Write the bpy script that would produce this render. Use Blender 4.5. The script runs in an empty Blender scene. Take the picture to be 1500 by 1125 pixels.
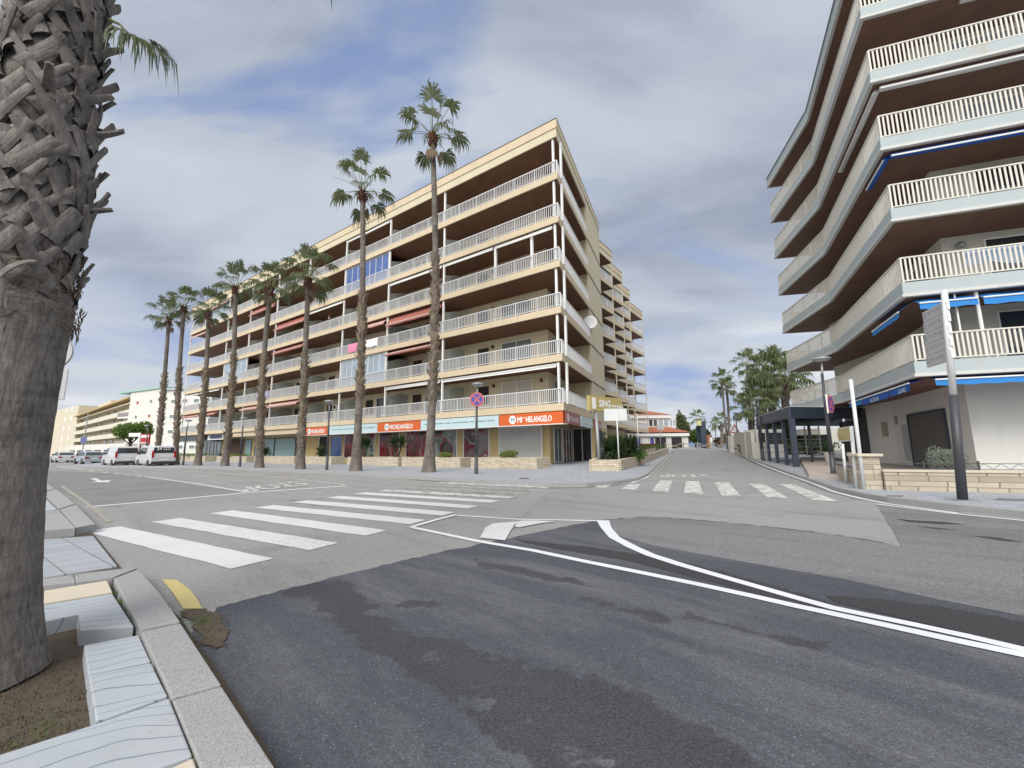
import bpy, math, random
from mathutils import Vector, Matrix, noise
C=bpy.context.scene.collection
sc=bpy.context.scene
R=math.radians
# ---------------------------------------------------------------- camera frame (used to read positions off the street plan)
F_PX=624.0; PX,PY=750.0,562.5; HY,TILT,CH=657.0,-0.009,1.4
_d=Vector((1,TILT,0)); _p=Vector((0,HY-PY,F_PX)); _n=_d.cross(_p).normalized()
if _n.y>0: _n=-_n
_up=_n; _fw=(Vector((0,0,1))-_up*_up.z).normalized(); _rt=_fw.cross(_up)
if _rt.x<0: _rt=-_rt
RM=Matrix((_rt,_fw,_up))
def ray(x,y): return RM@Vector((x-PX,y-PY,F_PX))
def smooth(t):
    t=max(0.0,min(1.0,t)); return t*t*(3-2*t)
def gz(x,y):           # the side street climbs gently to the promenade
    t=.3766*x+.9264*y
    return 1.05*smooth((t-20)/65)*smooth((x+14)/20)
def at(px,py,z=0.0):   # point on the ground (z above ground) seen at a photo pixel
    r=ray(px,py); g=0
    for _ in range(30):
        t=(z+g-CH)/r.z
        if t<0: t=400
        x,y=r.x*t,r.y*t; g2=gz(x,y); g=g*.5+g2*.5
    return Vector((x,y,z+g))
def atz(px,py,z):
    r=ray(px,py); t=(z-CH)/r.z; return Vector((r.x*t,r.y*t,z))
def aty(px,py,Y):
    r=ray(px,py); t=Y/r.y; return Vector((r.x*t,Y,CH+r.z*t))
# ---------------------------------------------------------------- mesh builder
class MB:
    def __init__(s): s.v=[];s.f=[];s.m=[]
    def add(s,vs,fs,mi=0,M=None):
        o=len(s.v)
        for p in vs:
            p=Vector(p)
            if M is not None: p=M@p
            s.v.append(p)
        for f in fs: s.f.append([o+i for i in f]); s.m.append(mi)
    def box(s,x0,x1,y0,y1,z0,z1,mi=0,M=None):
        if x0>x1:x0,x1=x1,x0
        if y0>y1:y0,y1=y1,y0
        vs=[(x,y,z) for z in (z0,z1) for y in (y0,y1) for x in (x0,x1)]
        s.add(vs,[(0,2,3,1),(4,5,7,6),(0,1,5,4),(2,6,7,3),(0,4,6,2),(1,3,7,5)],mi,M)
    def prism(s,poly,z0,z1,mi=0,M=None,zf=None):
        n=len(poly); a=sum(poly[i][0]*poly[(i+1)%n][1]-poly[(i+1)%n][0]*poly[i][1] for i in range(n))
        if a<0: poly=poly[::-1]
        g=[(zf(p[0],p[1]) if zf else 0) for p in poly]
        vs=[(p[0],p[1],z0+q) for p,q in zip(poly,g)]+[(p[0],p[1],z1+q) for p,q in zip(poly,g)]
        fs=[list(range(n))[::-1],list(range(n,2*n))]+[(i,(i+1)%n,n+(i+1)%n,n+i) for i in range(n)]
        s.add(vs,fs,mi,M)
    def quad(s,a,b,c,d,mi=0): s.add([a,b,c,d],[(0,1,2,3)],mi)
    def tube(s,pts,rad,n=8,mi=0,cap=True):
        pts=[Vector(p) for p in pts]; k=len(pts)
        if not hasattr(rad,'__len__'): rad=[rad]*k
        vs=[];fs=[]
        T0=(pts[1]-pts[0]).normalized(); ref=Vector((0,0,1)) if abs(T0.z)<.9 else Vector((1,0,0))
        U=T0.cross(ref).normalized()
        for i in range(k):
            T=(pts[min(i+1,k-1)]-pts[max(i-1,0)]).normalized()
            U=(U-T*U.dot(T)).normalized(); W=T.cross(U)
            for j in range(n):
                a=2*math.pi*j/n; vs.append(pts[i]+(U*math.cos(a)+W*math.sin(a))*rad[i])
        for i in range(k-1):
            for j in range(n):
                fs.append((i*n+j,i*n+(j+1)%n,(i+1)*n+(j+1)%n,(i+1)*n+j))
        if cap: fs.append(list(range(n))[::-1]); fs.append([(k-1)*n+j for j in range(n)])
        s.add(vs,fs,mi)
    def lathe(s,prof,n=20,mi=0,M=None):
        vs=[];fs=[];k=len(prof)
        for r,z in prof:
            for j in range(n):
                a=2*math.pi*j/n; vs.append((r*math.cos(a),r*math.sin(a),z))
        for i in range(k-1):
            for j in range(n): fs.append((i*n+j,i*n+(j+1)%n,(i+1)*n+(j+1)%n,(i+1)*n+j))
        fs.append(list(range(n))[::-1]); fs.append([(k-1)*n+j for j in range(n)])
        s.add(vs,fs,mi,M)
    def build(s,name,mat,parent=None,smooth=False,bevel=0):
        me=bpy.data.meshes.new(name); me.from_pydata([tuple(v) for v in s.v],[],s.f)
        for m in (mat if isinstance(mat,(list,tuple)) else [mat]): me.materials.append(m)
        for p,mi in zip(me.polygons,s.m): p.material_index=mi; p.use_smooth=smooth
        me.update()
        o=bpy.data.objects.new(name,me); C.objects.link(o)
        if parent: o.parent=parent
        if bevel:
            b=o.modifiers.new('bevel','BEVEL'); b.width=bevel; b.segments=2; b.limit_method='ANGLE'; b.angle_limit=R(40)
        return o
def tag(o,label=None,cat=None,group=None,kind=None):
    if label: o['label']=label
    if cat: o['category']=cat
    if group: o['group']=group
    if kind: o['kind']=kind
    return o
def thing(name,label,cat,loc=(0,0,0),rz=0,group=None):
    o=bpy.data.objects.new(name,None); C.objects.link(o); o.empty_display_size=.3
    o.location=loc; o.rotation_euler=(0,0,rz)
    return tag(o,label,cat,group)
def copy_tree(o,parent=None):
    c=o.copy(); C.objects.link(c); c.parent=parent
    for ch in [x for x in C.objects if x.parent==o]: copy_tree(ch,c)
    return c
# ---------------------------------------------------------------- materials
def nt(name):
    m=bpy.data.materials.new(name); m.use_nodes=True; t=m.node_tree
    return m,t,t.nodes['Principled BSDF']
def N(t,ty,**k):
    n=t.nodes.new(ty)
    for a,b in k.items(): setattr(n,a,b)
    return n
def mixc(t,fac,a,b,blend='MIX'):
    m=N(t,'ShaderNodeMix',data_type='RGBA',blend_type=blend)
    for s,v in ((m.inputs[0],fac),(m.inputs[6],a),(m.inputs[7],b)):
        if hasattr(v,'is_output') : t.links.new(v,s)
        elif hasattr(v,'__len__'): s.default_value=(*v[:3],1)
        else: s.default_value=v
    return m.outputs[2]
def ntex(t,scale,detail=4,rough=.55,vec=None,dist=0):
    n=N(t,'ShaderNodeTexNoise'); n.inputs['Scale'].default_value=scale; n.inputs['Detail'].default_value=detail
    n.inputs['Roughness'].default_value=rough; n.inputs['Distortion'].default_value=dist
    if vec is None: vec=N(t,'ShaderNodeTexCoord').outputs['Object']
    t.links.new(vec,n.inputs['Vector']); return n.outputs['Fac']
def ramp(t,fac,a,b,ca=(0,0,0),cb=(1,1,1)):
    r=N(t,'ShaderNodeValToRGB'); t.links.new(fac,r.inputs[0])
    e=r.color_ramp.elements; e[0].position=a;e[1].position=b;e[0].color=(*ca,1);e[1].color=(*cb,1)
    return r.outputs[0]
def scaled(t,sx,sy,sz,rot=(0,0,0)):
    src=N(t,'ShaderNodeTexCoord').outputs['Object']
    if any(rot):
        r=N(t,'ShaderNodeMapping'); r.inputs['Rotation'].default_value=rot; t.links.new(src,r.inputs['Vector']); src=r.outputs[0]
    m=N(t,'ShaderNodeMapping'); m.inputs['Scale'].default_value=(sx,sy,sz)
    t.links.new(src,m.inputs['Vector']); return m.outputs[0]
def bump(t,b,h,strength,dist=.01):
    n=N(t,'ShaderNodeBump'); n.inputs['Strength'].default_value=strength; n.inputs['Distance'].default_value=dist
    t.links.new(h,n.inputs['Height']); t.links.new(n.outputs[0],b.inputs['Normal'])
def mat(name,col,rough=.6,var=.15,scale=3,metal=0,bmp=0,bscale=40,streak=0,spec=.5):
    m,t,b=nt(name); b.inputs['Roughness'].default_value=rough; b.inputs['Metallic'].default_value=metal
    b.inputs['Specular IOR Level'].default_value=spec
    dark=tuple(c*(1-var) for c in col); lite=tuple(min(1,c*(1+var*.6)) for c in col)
    c=mixc(t,ntex(t,scale,6),dark,lite)
    if streak:   # rain streaks: noise stretched vertically
        s=ramp(t,ntex(t,1,5,.6,scaled(t,3.5,3.5,.35)),.5,.75)
        c=mixc(t,s,c,tuple(x*(1-streak) for x in col))
    t.links.new(c,b.inputs['Base Color'])
    if bmp: bump(t,b,ntex(t,bscale,3),bmp)
    return m
def glass(name,col,rough=.06,spec=.8,var=.3):
    m,t,b=nt(name); b.inputs['Roughness'].default_value=rough; b.inputs['Specular IOR Level'].default_value=spec
    t.links.new(mixc(t,ntex(t,.8,3),tuple(c*(1-var) for c in col),tuple(c*(1+var) for c in col)),b.inputs['Base Color'])
    return m
M={}
M['cream']=mat('cream_render',(.60,.54,.39),.9,.1,.7,bmp=.15,streak=.12)
M['fascia']=mat('beige_fascia',(.60,.50,.355),.85,.08,.9,bmp=.1,bscale=20,streak=.12)
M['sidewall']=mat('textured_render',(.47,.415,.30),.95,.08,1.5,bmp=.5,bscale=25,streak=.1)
M['ochre']=mat('ochre_shop_wall',(.56,.43,.22),.9,.12,1.2,bmp=.2,streak=.15)
M['white']=mat('white_paint',(.78,.78,.76),.5,.06,2)
M['cwhite']=mat('white_render',(.66,.65,.61),.9,.05,.8,bmp=.15,streak=.07)
M['rail']=mat('railing_paint',(.66,.67,.69),.45,.05,3)
M['trim']=mat('grey_white_trim',(.56,.56,.54),.7,.1,1.5,streak=.15)
M['railr']=mat('cream_railing_paint',(.62,.60,.54),.5,.05,3)
M['soffit']=None
M['paleblue']=mat('pale_blue_fascia',(.40,.455,.47),.8,.08,1.1)
def _rusty():
    m=M['paleblue']; t=m.node_tree; b=t.nodes['Principled BSDF']; src=b.inputs['Base Color'].links[0].from_socket
    mask=ramp(t,ntex(t,1,4,.6,scaled(t,1.0,1.0,.2)),.60,.80)
    t.links.new(mixc(t,mask,src,(.44,.35,.25)),b.inputs['Base Color'])
_rusty()
M['wall_r']=mat('pale_stone_render',(.60,.58,.52),.95,.08,1,bmp=.2,streak=.12)
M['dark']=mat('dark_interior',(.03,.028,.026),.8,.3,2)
M['glassd']=glass('dark_glass',(.035,.04,.042))
M['glassg']=glass('green_glass',(.16,.2,.19),.12)
M['glassb']=glass('blue_glass',(.03,.09,.28),.05,1)
M['glasssky']=glass('curtain_and_sky_glass',(.30,.36,.42),.08,1)  # pale blue-grey base paints reflected sky as well as curtains into the panes
M['shutter']=None
M['part']=mat('frosted_partition',(.36,.40,.38),.35,.1,2)
M['red_awning']=mat('faded_red_awning',(.34,.115,.085),.9,.2,2)
M['pink_awning']=mat('faded_pink_awning',(.55,.30,.24),.9,.15,2)
M['white_awning']=mat('rolled_white_awning',(.62,.62,.60),.8,.1,3)
M['blue_awning']=mat('blue_awning',(.012,.085,.38),.75,.15,2)
M['azure_awning']=mat('azure_awning',(.02,.20,.55),.75,.15,2)
M['orange']=mat('orange_sign_board',(.62,.115,.018),.4,.06,2)
M['redsign']=mat('red_sign_board',(.33,.05,.03),.4,.1,2)
M['palesign']=mat('pale_blue_sign_board',(.50,.63,.66),.45,.05,2)
M['yellowsign']=mat('yellow_sign_board',(.45,.36,.14),.5,.1,2)
M['txt']=mat('white_letters',(.8,.8,.78),.5,.02)
M['txtb']=mat('slate_letters',(.13,.22,.27),.5,.02)
M['post']=mat('dark_grey_paint',(.05,.052,.06),.45,.15,4)
M['grey']=mat('grey_metal',(.30,.31,.32),.4,.1,4,metal=.3)
M['galv']=mat('galvanised_white',(.62,.64,.64),.4,.08,4)
M['navy']=mat('navy_steel',(.035,.05,.075),.45,.12,2)
M['tile']=mat('terracotta_tiles',(.36,.12,.06),.85,.2,2,bmp=.4,bscale=8)
M['steel']=mat('dark_wood',(.1,.06,.04),.8,.2,3)
M['black']=mat('black_rubber',(.02,.02,.02),.7,.1,5)
M['soil']=mat('dry_soil',(.085,.066,.045),.98,.5,9,bmp=1,bscale=45)
def soffit():
    m,t,b=nt('brown_board_soffit'); b.inputs['Roughness'].default_value=.65
    w=N(t,'ShaderNodeTexWave'); w.inputs['Scale'].default_value=2.4; w.inputs['Distortion'].default_value=.3
    t.links.new(scaled(t,1,1,1),w.inputs['Vector'])
    c=mixc(t,ntex(t,1.1,5),(.075,.037,.025),(.20,.088,.05))
    c=mixc(t,ramp(t,w.outputs[0],.02,.12),(.02,.01,.008),c)
    t.links.new(c,b.inputs['Base Color']); return m
M['soffit']=soffit()
def soffit_var(name,a,b_):
    m=M['soffit'].copy(); m.name=name; t=m.node_tree
    for n in t.nodes:
        if n.type=='MIX' and abs(n.inputs[6].default_value[0]-.075)<1e-4: n.inputs[6].default_value=(*a,1); n.inputs[7].default_value=(*b_,1)
    return m
M['soffitr']=soffit_var('warm_board_soffit',(.11,.056,.038),(.26,.125,.075))
def stripes(name,col,dark,scale,axis='Z',sharp=.2):
    m,t,b=nt(name); b.inputs['Roughness'].default_value=.55
    w=N(t,'ShaderNodeTexWave',bands_direction=axis); w.inputs['Scale'].default_value=scale
    t.links.new(scaled(t,1,1,1),w.inputs['Vector'])
    c=mixc(t,ramp(t,w.outputs[0],.0,sharp),dark,col)
    c=mixc(t,ntex(t,1.3,5),c,mixc(t,.25,c,(.1,.09,.08)))
    t.links.new(c,b.inputs['Base Color']); bump(t,b,w.outputs[0],.5,.02); return m
M['shutter']=stripes('white_roller_shutter',(.62,.61,.59),(.4,.4,.4),3.2)
M['gshutter']=stripes('grey_roller_shutter',(.13,.125,.115),(.05,.05,.05),3.6)
M['cshutter']=stripes('cream_blind',(.60,.58,.52),(.44,.42,.38),4)
def stone(name,c1,c2,mortar,bw=.45,bh=.13):
    m,t,b=nt(name); b.inputs['Roughness'].default_value=.9
    geo=N(t,'ShaderNodeNewGeometry')
    # box mapping: u runs along the wall, v up
    tc=N(t,'ShaderNodeTexCoord'); sx=N(t,'ShaderNodeSeparateXYZ'); t.links.new(tc.outputs['Object'],sx.inputs[0])
    nx=N(t,'ShaderNodeSeparateXYZ'); t.links.new(geo.outputs['Normal'],nx.inputs[0])
    ad=N(t,'ShaderNodeMath',operation='ADD'); t.links.new(sx.outputs[0],ad.inputs[0]); t.links.new(sx.outputs[1],ad.inputs[1])
    cb=N(t,'ShaderNodeCombineXYZ'); t.links.new(ad.outputs[0],cb.inputs[0]); t.links.new(sx.outputs[2],cb.inputs[1])
    ds=N(t,'ShaderNodeVectorMath',operation='ADD'); 
    nn=N(t,'ShaderNodeTexNoise'); nn.inputs['Scale'].default_value=2.5
    sc_=N(t,'ShaderNodeVectorMath',operation='SCALE'); sc_.inputs['Scale'].default_value=.05
    t.links.new(nn.outputs['Color'],sc_.inputs[0]); t.links.new(cb.outputs[0],ds.inputs[0]); t.links.new(sc_.outputs[0],ds.inputs[1])
    br=N(t,'ShaderNodeTexBrick'); br.offset=.37; br.squash=.6; br.squash_frequency=3
    br.inputs['Scale'].default_value=1; br.inputs['Brick Width'].default_value=bw; br.inputs['Row Height'].default_value=bh
    br.inputs['Mortar Size'].default_value=.012; br.inputs['Mortar Smooth'].default_value=.3; br.inputs['Bias'].default_value=0
    br.inputs['Color1'].default_value=(*c1,1); br.inputs['Color2'].default_value=(*c2,1); br.inputs['Mortar'].default_value=(*mortar,1)
    t.links.new(ds.outputs[0],br.inputs['Vector'])
    c=mixc(t,ramp(t,ntex(t,3,6),.35,.7),br.outputs['Color'],tuple(x*.6 for x in c1),'MIX')
    c=mixc(t,.55,br.outputs['Color'],c)
    t.links.new(c,b.inputs['Base Color']); bump(t,b,br.outputs['Fac'],-.9,.03); return m
M['stone']=stone('cream_stone_wall',(.54,.48,.38),(.33,.28,.21),(.20,.165,.125),.52,.15)
M['stone2']=stone('small_stone_wall',(.66,.59,.46),(.44,.37,.27),(.22,.18,.14),.36,.115)
def asphalt(name,a,b_,patch=None,pscale=.35,pa=.5,pb=.56,spots=0,long=None,cracks=0):
    m,t,b=nt(name); b.inputs['Roughness'].default_value=.9; b.inputs['Specular IOR Level'].default_value=.3
    c=mixc(t,ntex(t,.35,6,.6),a,b_)
    if patch:
        v=scaled(t,*long) if long else None
        c=mixc(t,ramp(t,ntex(t,pscale,9,.68,v,.4),pa,pb),c,patch)
    if cracks:
        vo=N(t,'ShaderNodeTexVoronoi',feature='DISTANCE_TO_EDGE'); vo.inputs['Scale'].default_value=.42
        dn=N(t,'ShaderNodeTexNoise'); dn.inputs['Scale'].default_value=1.6; dn.inputs['Detail'].default_value=8; dn.inputs['Roughness'].default_value=.7
        va=N(t,'ShaderNodeVectorMath',operation='SCALE'); va.inputs['Scale'].default_value=1.3; vb=N(t,'ShaderNodeVectorMath',operation='ADD'); tcc=N(t,'ShaderNodeTexCoord').outputs['Object']
        t.links.new(tcc,dn.inputs['Vector']); t.links.new(dn.outputs['Color'],va.inputs[0]); t.links.new(tcc,vb.inputs[0]); t.links.new(va.outputs[0],vb.inputs[1]); t.links.new(vb.outputs[0],vo.inputs['Vector'])
        ck=ramp(t,vo.outputs['Distance'],.002,.009,(1,1,1),(0,0,0)); ms=ramp(t,ntex(t,.22,3),.54,.60)
        mm=N(t,'ShaderNodeMath',operation='MULTIPLY'); t.links.new(ck,mm.inputs[0]); t.links.new(ms,mm.inputs[1])
        c=mixc(t,mm.outputs[0],c,(.07,.068,.066))
    if long or cracks:   # oil and tyre darkening stretched along the lanes
        c=mixc(t,ramp(t,ntex(t,.8,6,.6,scaled(t,.25,1.8,1,(0,0,.77))),.52,.8),c,mixc(t,.55,c,tuple(x*.55 for x in a)))
    c=mixc(t,ramp(t,ntex(t,75,3,.75),.34,.66),mixc(t,.55,c,(.01,.01,.012)),c)
    c=mixc(t,ramp(t,ntex(t,16,6,.8),.42,.62),mixc(t,.22,c,(.02,.02,.022)),c)
    c=mixc(t,ramp(t,ntex(t,120,1),.68,.76),c,tuple(min(1,x*1.9+.05) for x in b_))
    if spots: c=mixc(t,ramp(t,ntex(t,2.0,9,.8,scaled(t,.8,2.8,1,(0,0,.77))),.655,.72),c,(.33,.31,.28))
    t.links.new(c,b.inputs['Base Color']); bump(t,b,ntex(t,110,3,.7),.6,.006); return m
M['asph']=asphalt('worn_asphalt',(.37,.365,.36),(.45,.445,.44),(.31,.305,.30),.5,.54,.68,cracks=1)
M['asph2']=asphalt('darker_worn_asphalt',(.27,.27,.275),(.33,.33,.335),(.24,.24,.245),.4,.5,.65)
M['newasph']=asphalt('fresh_asphalt',(.066,.073,.092),(.132,.140,.163),(.215,.222,.243),.55,.46,.70,spots=1,long=(.4,1.9,1,(0,0,.77)))
def capsule_band():
    m=M['newasph']; t=m.node_tree; b=t.nodes['Principled BSDF']; src=b.inputs['Base Color'].links[0].from_socket
    pos=N(t,'ShaderNodeTexCoord').outputs['Object']
    def V(op,a,b2=None,sc_=None):
        n=N(t,'ShaderNodeVectorMath',operation=op)
        t.links.new(a,n.inputs[0])
        if b2 is not None:
            if hasattr(b2,'is_output'): t.links.new(b2,n.inputs[1])
            else: n.inputs[1].default_value=b2
        if sc_ is not None: t.links.new(sc_,n.inputs['Scale'])
        return n.outputs['Value'] if op in('DOT_PRODUCT','LENGTH') else n.outputs[0]
    def Mx(op,a,b2=None,clamp=False):
        n=N(t,'ShaderNodeMath',operation=op); n.use_clamp=clamp
        for i,v in enumerate((a,b2)):
            if v is None: continue
            if hasattr(v,'is_output'): t.links.new(v,n.inputs[i])
            else: n.inputs[i].default_value=v
        return n.outputs[0]
    flat=N(t,'ShaderNodeVectorMath',operation='MULTIPLY'); t.links.new(pos,flat.inputs[0]); flat.inputs[1].default_value=(1,1,0); p=flat.outputs[0]
    chains=[[(430,866,.10),(485,862,.20),(512,902,.13),(560,935,.14),(640,962,.22),(730,1000,.28),(840,1055,.38),(960,1130,.46)],[(690,822,.04),(770,838,.08),(850,856,.04)],[(528,888,.04),(545,889,.05)],[(582,888,.05),(622,885,.07)],[(1020,905,.03),(1120,930,.05),(1200,945,.03)],[(860,880,.03),(960,905,.06)]]
    best=None
    for ch in chains:
        for (x0,y0,r0),(x1,y1,r1) in zip(ch[:-1],ch[1:]):
            A=at(x0,y0);B=at(x1,y1);A.z=B.z=0; ba=B-A
            pa_=V('SUBTRACT',p,tuple(A)); h=Mx('MULTIPLY',V('DOT_PRODUCT',pa_,tuple(ba)),1/ba.length_squared,True)
            cst=N(t,'ShaderNodeVectorMath',operation='SCALE'); cst.inputs[0].default_value=tuple(ba); t.links.new(h,cst.inputs['Scale'])
            d=V('LENGTH',V('SUBTRACT',pa_,cst.outputs[0])); rr_=Mx('ADD',Mx('MULTIPLY',h,r1-r0),r0); d=Mx('SUBTRACT',d,rr_)
            best=d if best is None else Mx('MINIMUM',best,d)
    n1_=Mx('MULTIPLY',Mx('SUBTRACT',ntex(t,2.2,9,.72),.5),.75)
    dd=Mx('ADD',best,n1_); mask=ramp(t,dd,.0,.045,(1,1,1),(0,0,0))
    isl=ramp(t,ntex(t,2.6,7,.65),.60,.64,(1,1,1),(0,0,0)); mask=Mx('MULTIPLY',mask,isl)
    mask=Mx('MULTIPLY',mask,.85)
    t.links.new(mixc(t,mask,src,mixc(t,ramp(t,ntex(t,70,3,.75),.35,.7),(.022,.022,.028),(.085,.086,.098))),b.inputs['Base Color'])
capsule_band()
M['freshdark']=asphalt('fresh_dark_asphalt',(.050,.049,.054),(.068,.067,.073))
M['midasph']=asphalt('mid_asphalt',(.24,.242,.25),(.30,.302,.31),(.21,.213,.22),.4,.5,.6,long=(.3,2,1,(0,0,.6)))
def paint(name,col,wear=.62,under=(.2,.2,.19),sc_=5):
    m,t,b=nt(name); b.inputs['Roughness'].default_value=.7
    c=mixc(t,ramp(t,ntex(t,sc_,10,.75),wear,wear+.06),col,under)
    c=mixc(t,ramp(t,ntex(t,70,2),.3,.6),mixc(t,.12,c,(.1,.1,.1)),c)
    c=mixc(t,ramp(t,ntex(t,1.2,5),.4,.75),c,mixc(t,.22,c,(.35,.34,.32)))
    t.links.new(c,b.inputs['Base Color']); return m
M['mark']=paint('road_paint',(.60,.61,.62),.64)
M['worn']=paint('worn_road_paint',(.58,.58,.57),.50,(.24,.235,.22),3)
M['faint']=paint('faint_road_paint',(.44,.44,.43),.44,(.24,.235,.22),4)
M['crack']=paint('crackled_road_paint',(.60,.61,.62),.56,(.22,.22,.21),14)
M['fresh']=paint('fresh_road_paint',(.70,.72,.76),.70,(.3,.3,.31),9)
M['yell']=paint('yellow_road_paint',(.52,.43,.17),.62,(.26,.25,.2))
M['yellf']=paint('faint_yellow_road_paint',(.40,.36,.22),.44,(.27,.265,.24),4)
def granite():
    m,t,b=nt('granite_kerb'); b.inputs['Roughness'].default_value=.8
    c=mixc(t,ntex(t,2.5,7,.6),(.29,.29,.29),(.40,.40,.405)); c=mixc(t,ramp(t,ntex(t,150,2,.6),.45,.65),c,(.20,.20,.21)); c=mixc(t,ramp(t,ntex(t,5,8,.7),.58,.72),c,mixc(t,.4,c,(.18,.17,.15)))
    t.links.new(c,b.inputs['Base Color']); bump(t,b,ntex(t,70,4,.7),.5,.006); return m
M['kerb']=granite()
M['kerbd']=mat('dark_gutter',(.14,.14,.145),.85,.2,3,bmp=.2)
def pave():
    m,t,b=nt('blue_grey_paving'); b.inputs['Roughness'].default_value=.8
    br=N(t,'ShaderNodeTexBrick'); br.inputs['Scale'].default_value=1; br.inputs['Brick Width'].default_value=.4; br.inputs['Row Height'].default_value=.4
    br.offset=.5; br.inputs['Mortar Size'].default_value=.008
    br.inputs['Color1'].default_value=(.31,.34,.39,1); br.inputs['Color2'].default_value=(.37,.39,.43,1); br.inputs['Mortar'].default_value=(.15,.15,.16,1)
    t.links.new(scaled(t,1,1,1,(0,0,.62)),br.inputs['Vector'])
    c=mixc(t,ntex(t,.6,5),br.outputs['Color'],mixc(t,.35,br.outputs['Color'],(.2,.19,.17)))
    t.links.new(c,b.inputs['Base Color']); return m
M['pave']=pave()
def wavy_old():
    m,t,b=nt('wave_grooved_slab'); b.inputs['Roughness'].default_value=.75
    w=N(t,'ShaderNodeTexWave'); w.inputs['Scale'].default_value=1.25; w.inputs['Distortion'].default_value=9; w.inputs['Detail'].default_value=1.0; w.inputs['Detail Scale'].default_value=.42
    t.links.new(scaled(t,1,1,1,(0,0,1.05)),w.inputs['Vector'])
    c=mixc(t,ntex(t,4,6),(.36,.41,.455),(.45,.50,.54))
    c=mixc(t,ntex(t,.9,4),c,mixc(t,.5,c,(.33,.33,.32)))
    c=mixc(t,ramp(t,w.outputs[0],.006,.05),(.17,.21,.28),c)
    c=mixc(t,ramp(t,ntex(t,120,2),.6,.8),c,mixc(t,.25,c,(.15,.15,.15)))
    t.links.new(c,b.inputs['Base Color']); bump(t,b,ramp(t,w.outputs[0],0,.12),.8,.01); return m
def wavy():
    m,t,b=nt('wave_grooved_slab'); b.inputs['Roughness'].default_value=.8
    def M2(op,a,b2=None):
        n=N(t,'ShaderNodeMath',operation=op)
        for i,v in enumerate((a,b2)):
            if v is None: continue
            if hasattr(v,'is_output'): t.links.new(v,n.inputs[i])
            else: n.inputs[i].default_value=v
        return n.outputs[0]
    v=scaled(t,1,1,1,(0,0,1.05)); sx=N(t,'ShaderNodeSeparateXYZ'); t.links.new(v,sx.inputs[0])
    f=M2('ADD',M2('MULTIPLY',sx.outputs[0],9.0),M2('MULTIPLY',ntex(t,1.7,1.5,.4,v),5.0))
    fr=M2('FRACT',f); line=ramp(t,fr,.02,.10,(1,1,1),(0,0,0))
    c=mixc(t,ntex(t,4,6),(.33,.37,.41),(.42,.46,.50))
    c=mixc(t,ramp(t,ntex(t,.9,5),.4,.7),c,mixc(t,.5,c,(.36,.35,.33)))
    c=mixc(t,ramp(t,ntex(t,6,7,.7),.60,.70),c,mixc(t,.35,c,(.22,.20,.17)))
    c=mixc(t,line,c,(.13,.165,.235))
    c=mixc(t,ramp(t,ntex(t,130,2),.55,.8),c,mixc(t,.35,c,(.15,.15,.15)))
    t.links.new(c,b.inputs['Base Color']); bump(t,b,line,-.6,.01); return m
M['slab']=wavy()
M['creamslab']=mat('cream_slab',(.56,.50,.40),.85,.1,5,bmp=.2)
def foliage(name,a,b_,sc_=1.5,trans=.25):
    m,t,b=nt(name); b.inputs['Roughness'].default_value=.55
    b.inputs['Specular IOR Level'].default_value=.35
    t.links.new(mixc(t,ntex(t,sc_,4),a,b_),b.inputs['Base Color'])
    tr=N(t,'ShaderNodeBsdfTranslucent'); tr.inputs[0].default_value=(*[min(1,x*1.6) for x in b_],1)
    mx=N(t,'ShaderNodeMixShader'); mx.inputs[0].default_value=trans
    out=[n for n in t.nodes if n.type=='OUTPUT_MATERIAL'][0]
    t.links.new(b.outputs[0],mx.inputs[1]); t.links.new(tr.outputs[0],mx.inputs[2]); t.links.new(mx.outputs[0],out.inputs[0])
    return m
M['palmleaf']=foliage('palm_leaf',(.045,.065,.028),(.12,.145,.07))
M['palmfar']=foliage('far_palm_leaf',(.08,.11,.045),(.16,.19,.09))
M['deadleaf']=mat('dead_palm_leaf',(.16,.115,.07),.9,.4,5)
M['leaf']=foliage('shrub_leaf',(.06,.12,.02),(.14,.22,.05))
M['darkleaf']=foliage('dark_shrub_leaf',(.025,.055,.022),(.06,.10,.04))
M['greyleaf']=foliage('grey_green_leaf',(.16,.19,.15),(.30,.33,.28))
M['lime']=foliage('lime_leaf',(.12,.17,.04),(.24,.28,.08))
M['grass']=foliage('grass_blade',(.06,.13,.02),(.13,.22,.05))
def bark(name,a,b_,ring,vert,bstr=.8,bd=.03,rs=.65):
    m,t,b=nt(name); b.inputs['Roughness'].default_value=.95
    n1=ntex(t,1,8,.65,scaled(t,vert,vert,vert*.22)); n2=ntex(t,1,6,.7,scaled(t,2.2,2.2,ring))
    c=mixc(t,ramp(t,n1,.3,.7),a,b_)
    c=mixc(t,ramp(t,n2,.35,.5),mixc(t,rs,c,(.015,.012,.01)),c)
    c=mixc(t,ramp(t,ntex(t,.9,5),.45,.75),c,mixc(t,.5,c,(.30,.27,.24)))
    t.links.new(c,b.inputs['Base Color'])
    ad=N(t,'ShaderNodeMath',operation='ADD'); t.links.new(n1,ad.inputs[0]); t.links.new(n2,ad.inputs[1])
    bump(t,b,ad.outputs[0],bstr,bd); return m
M['bark']=bark('near_palm_bark',(.095,.085,.075),(.29,.265,.24),9,46,.9,.03,.35)
M['barkfar']=bark('palm_bark',(.07,.06,.052),(.19,.165,.14),9,7)
M['boot']=bark('leaf_base_fibre',(.085,.076,.070),(.26,.237,.22),3,30,.8,.01)
M['bootfar']=mat('far_leaf_base',(.24,.19,.14),.95,.65,5)
M['redboot']=mat('reddish_leaf_base',(.13,.05,.032),.9,.5,8)
M['stalk']=mat('dry_flower_stalk',(.16,.13,.09),.9,.2,3)
M['petiole']=mat('palm_petiole',(.17,.19,.08),.6,.2,4)
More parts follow.
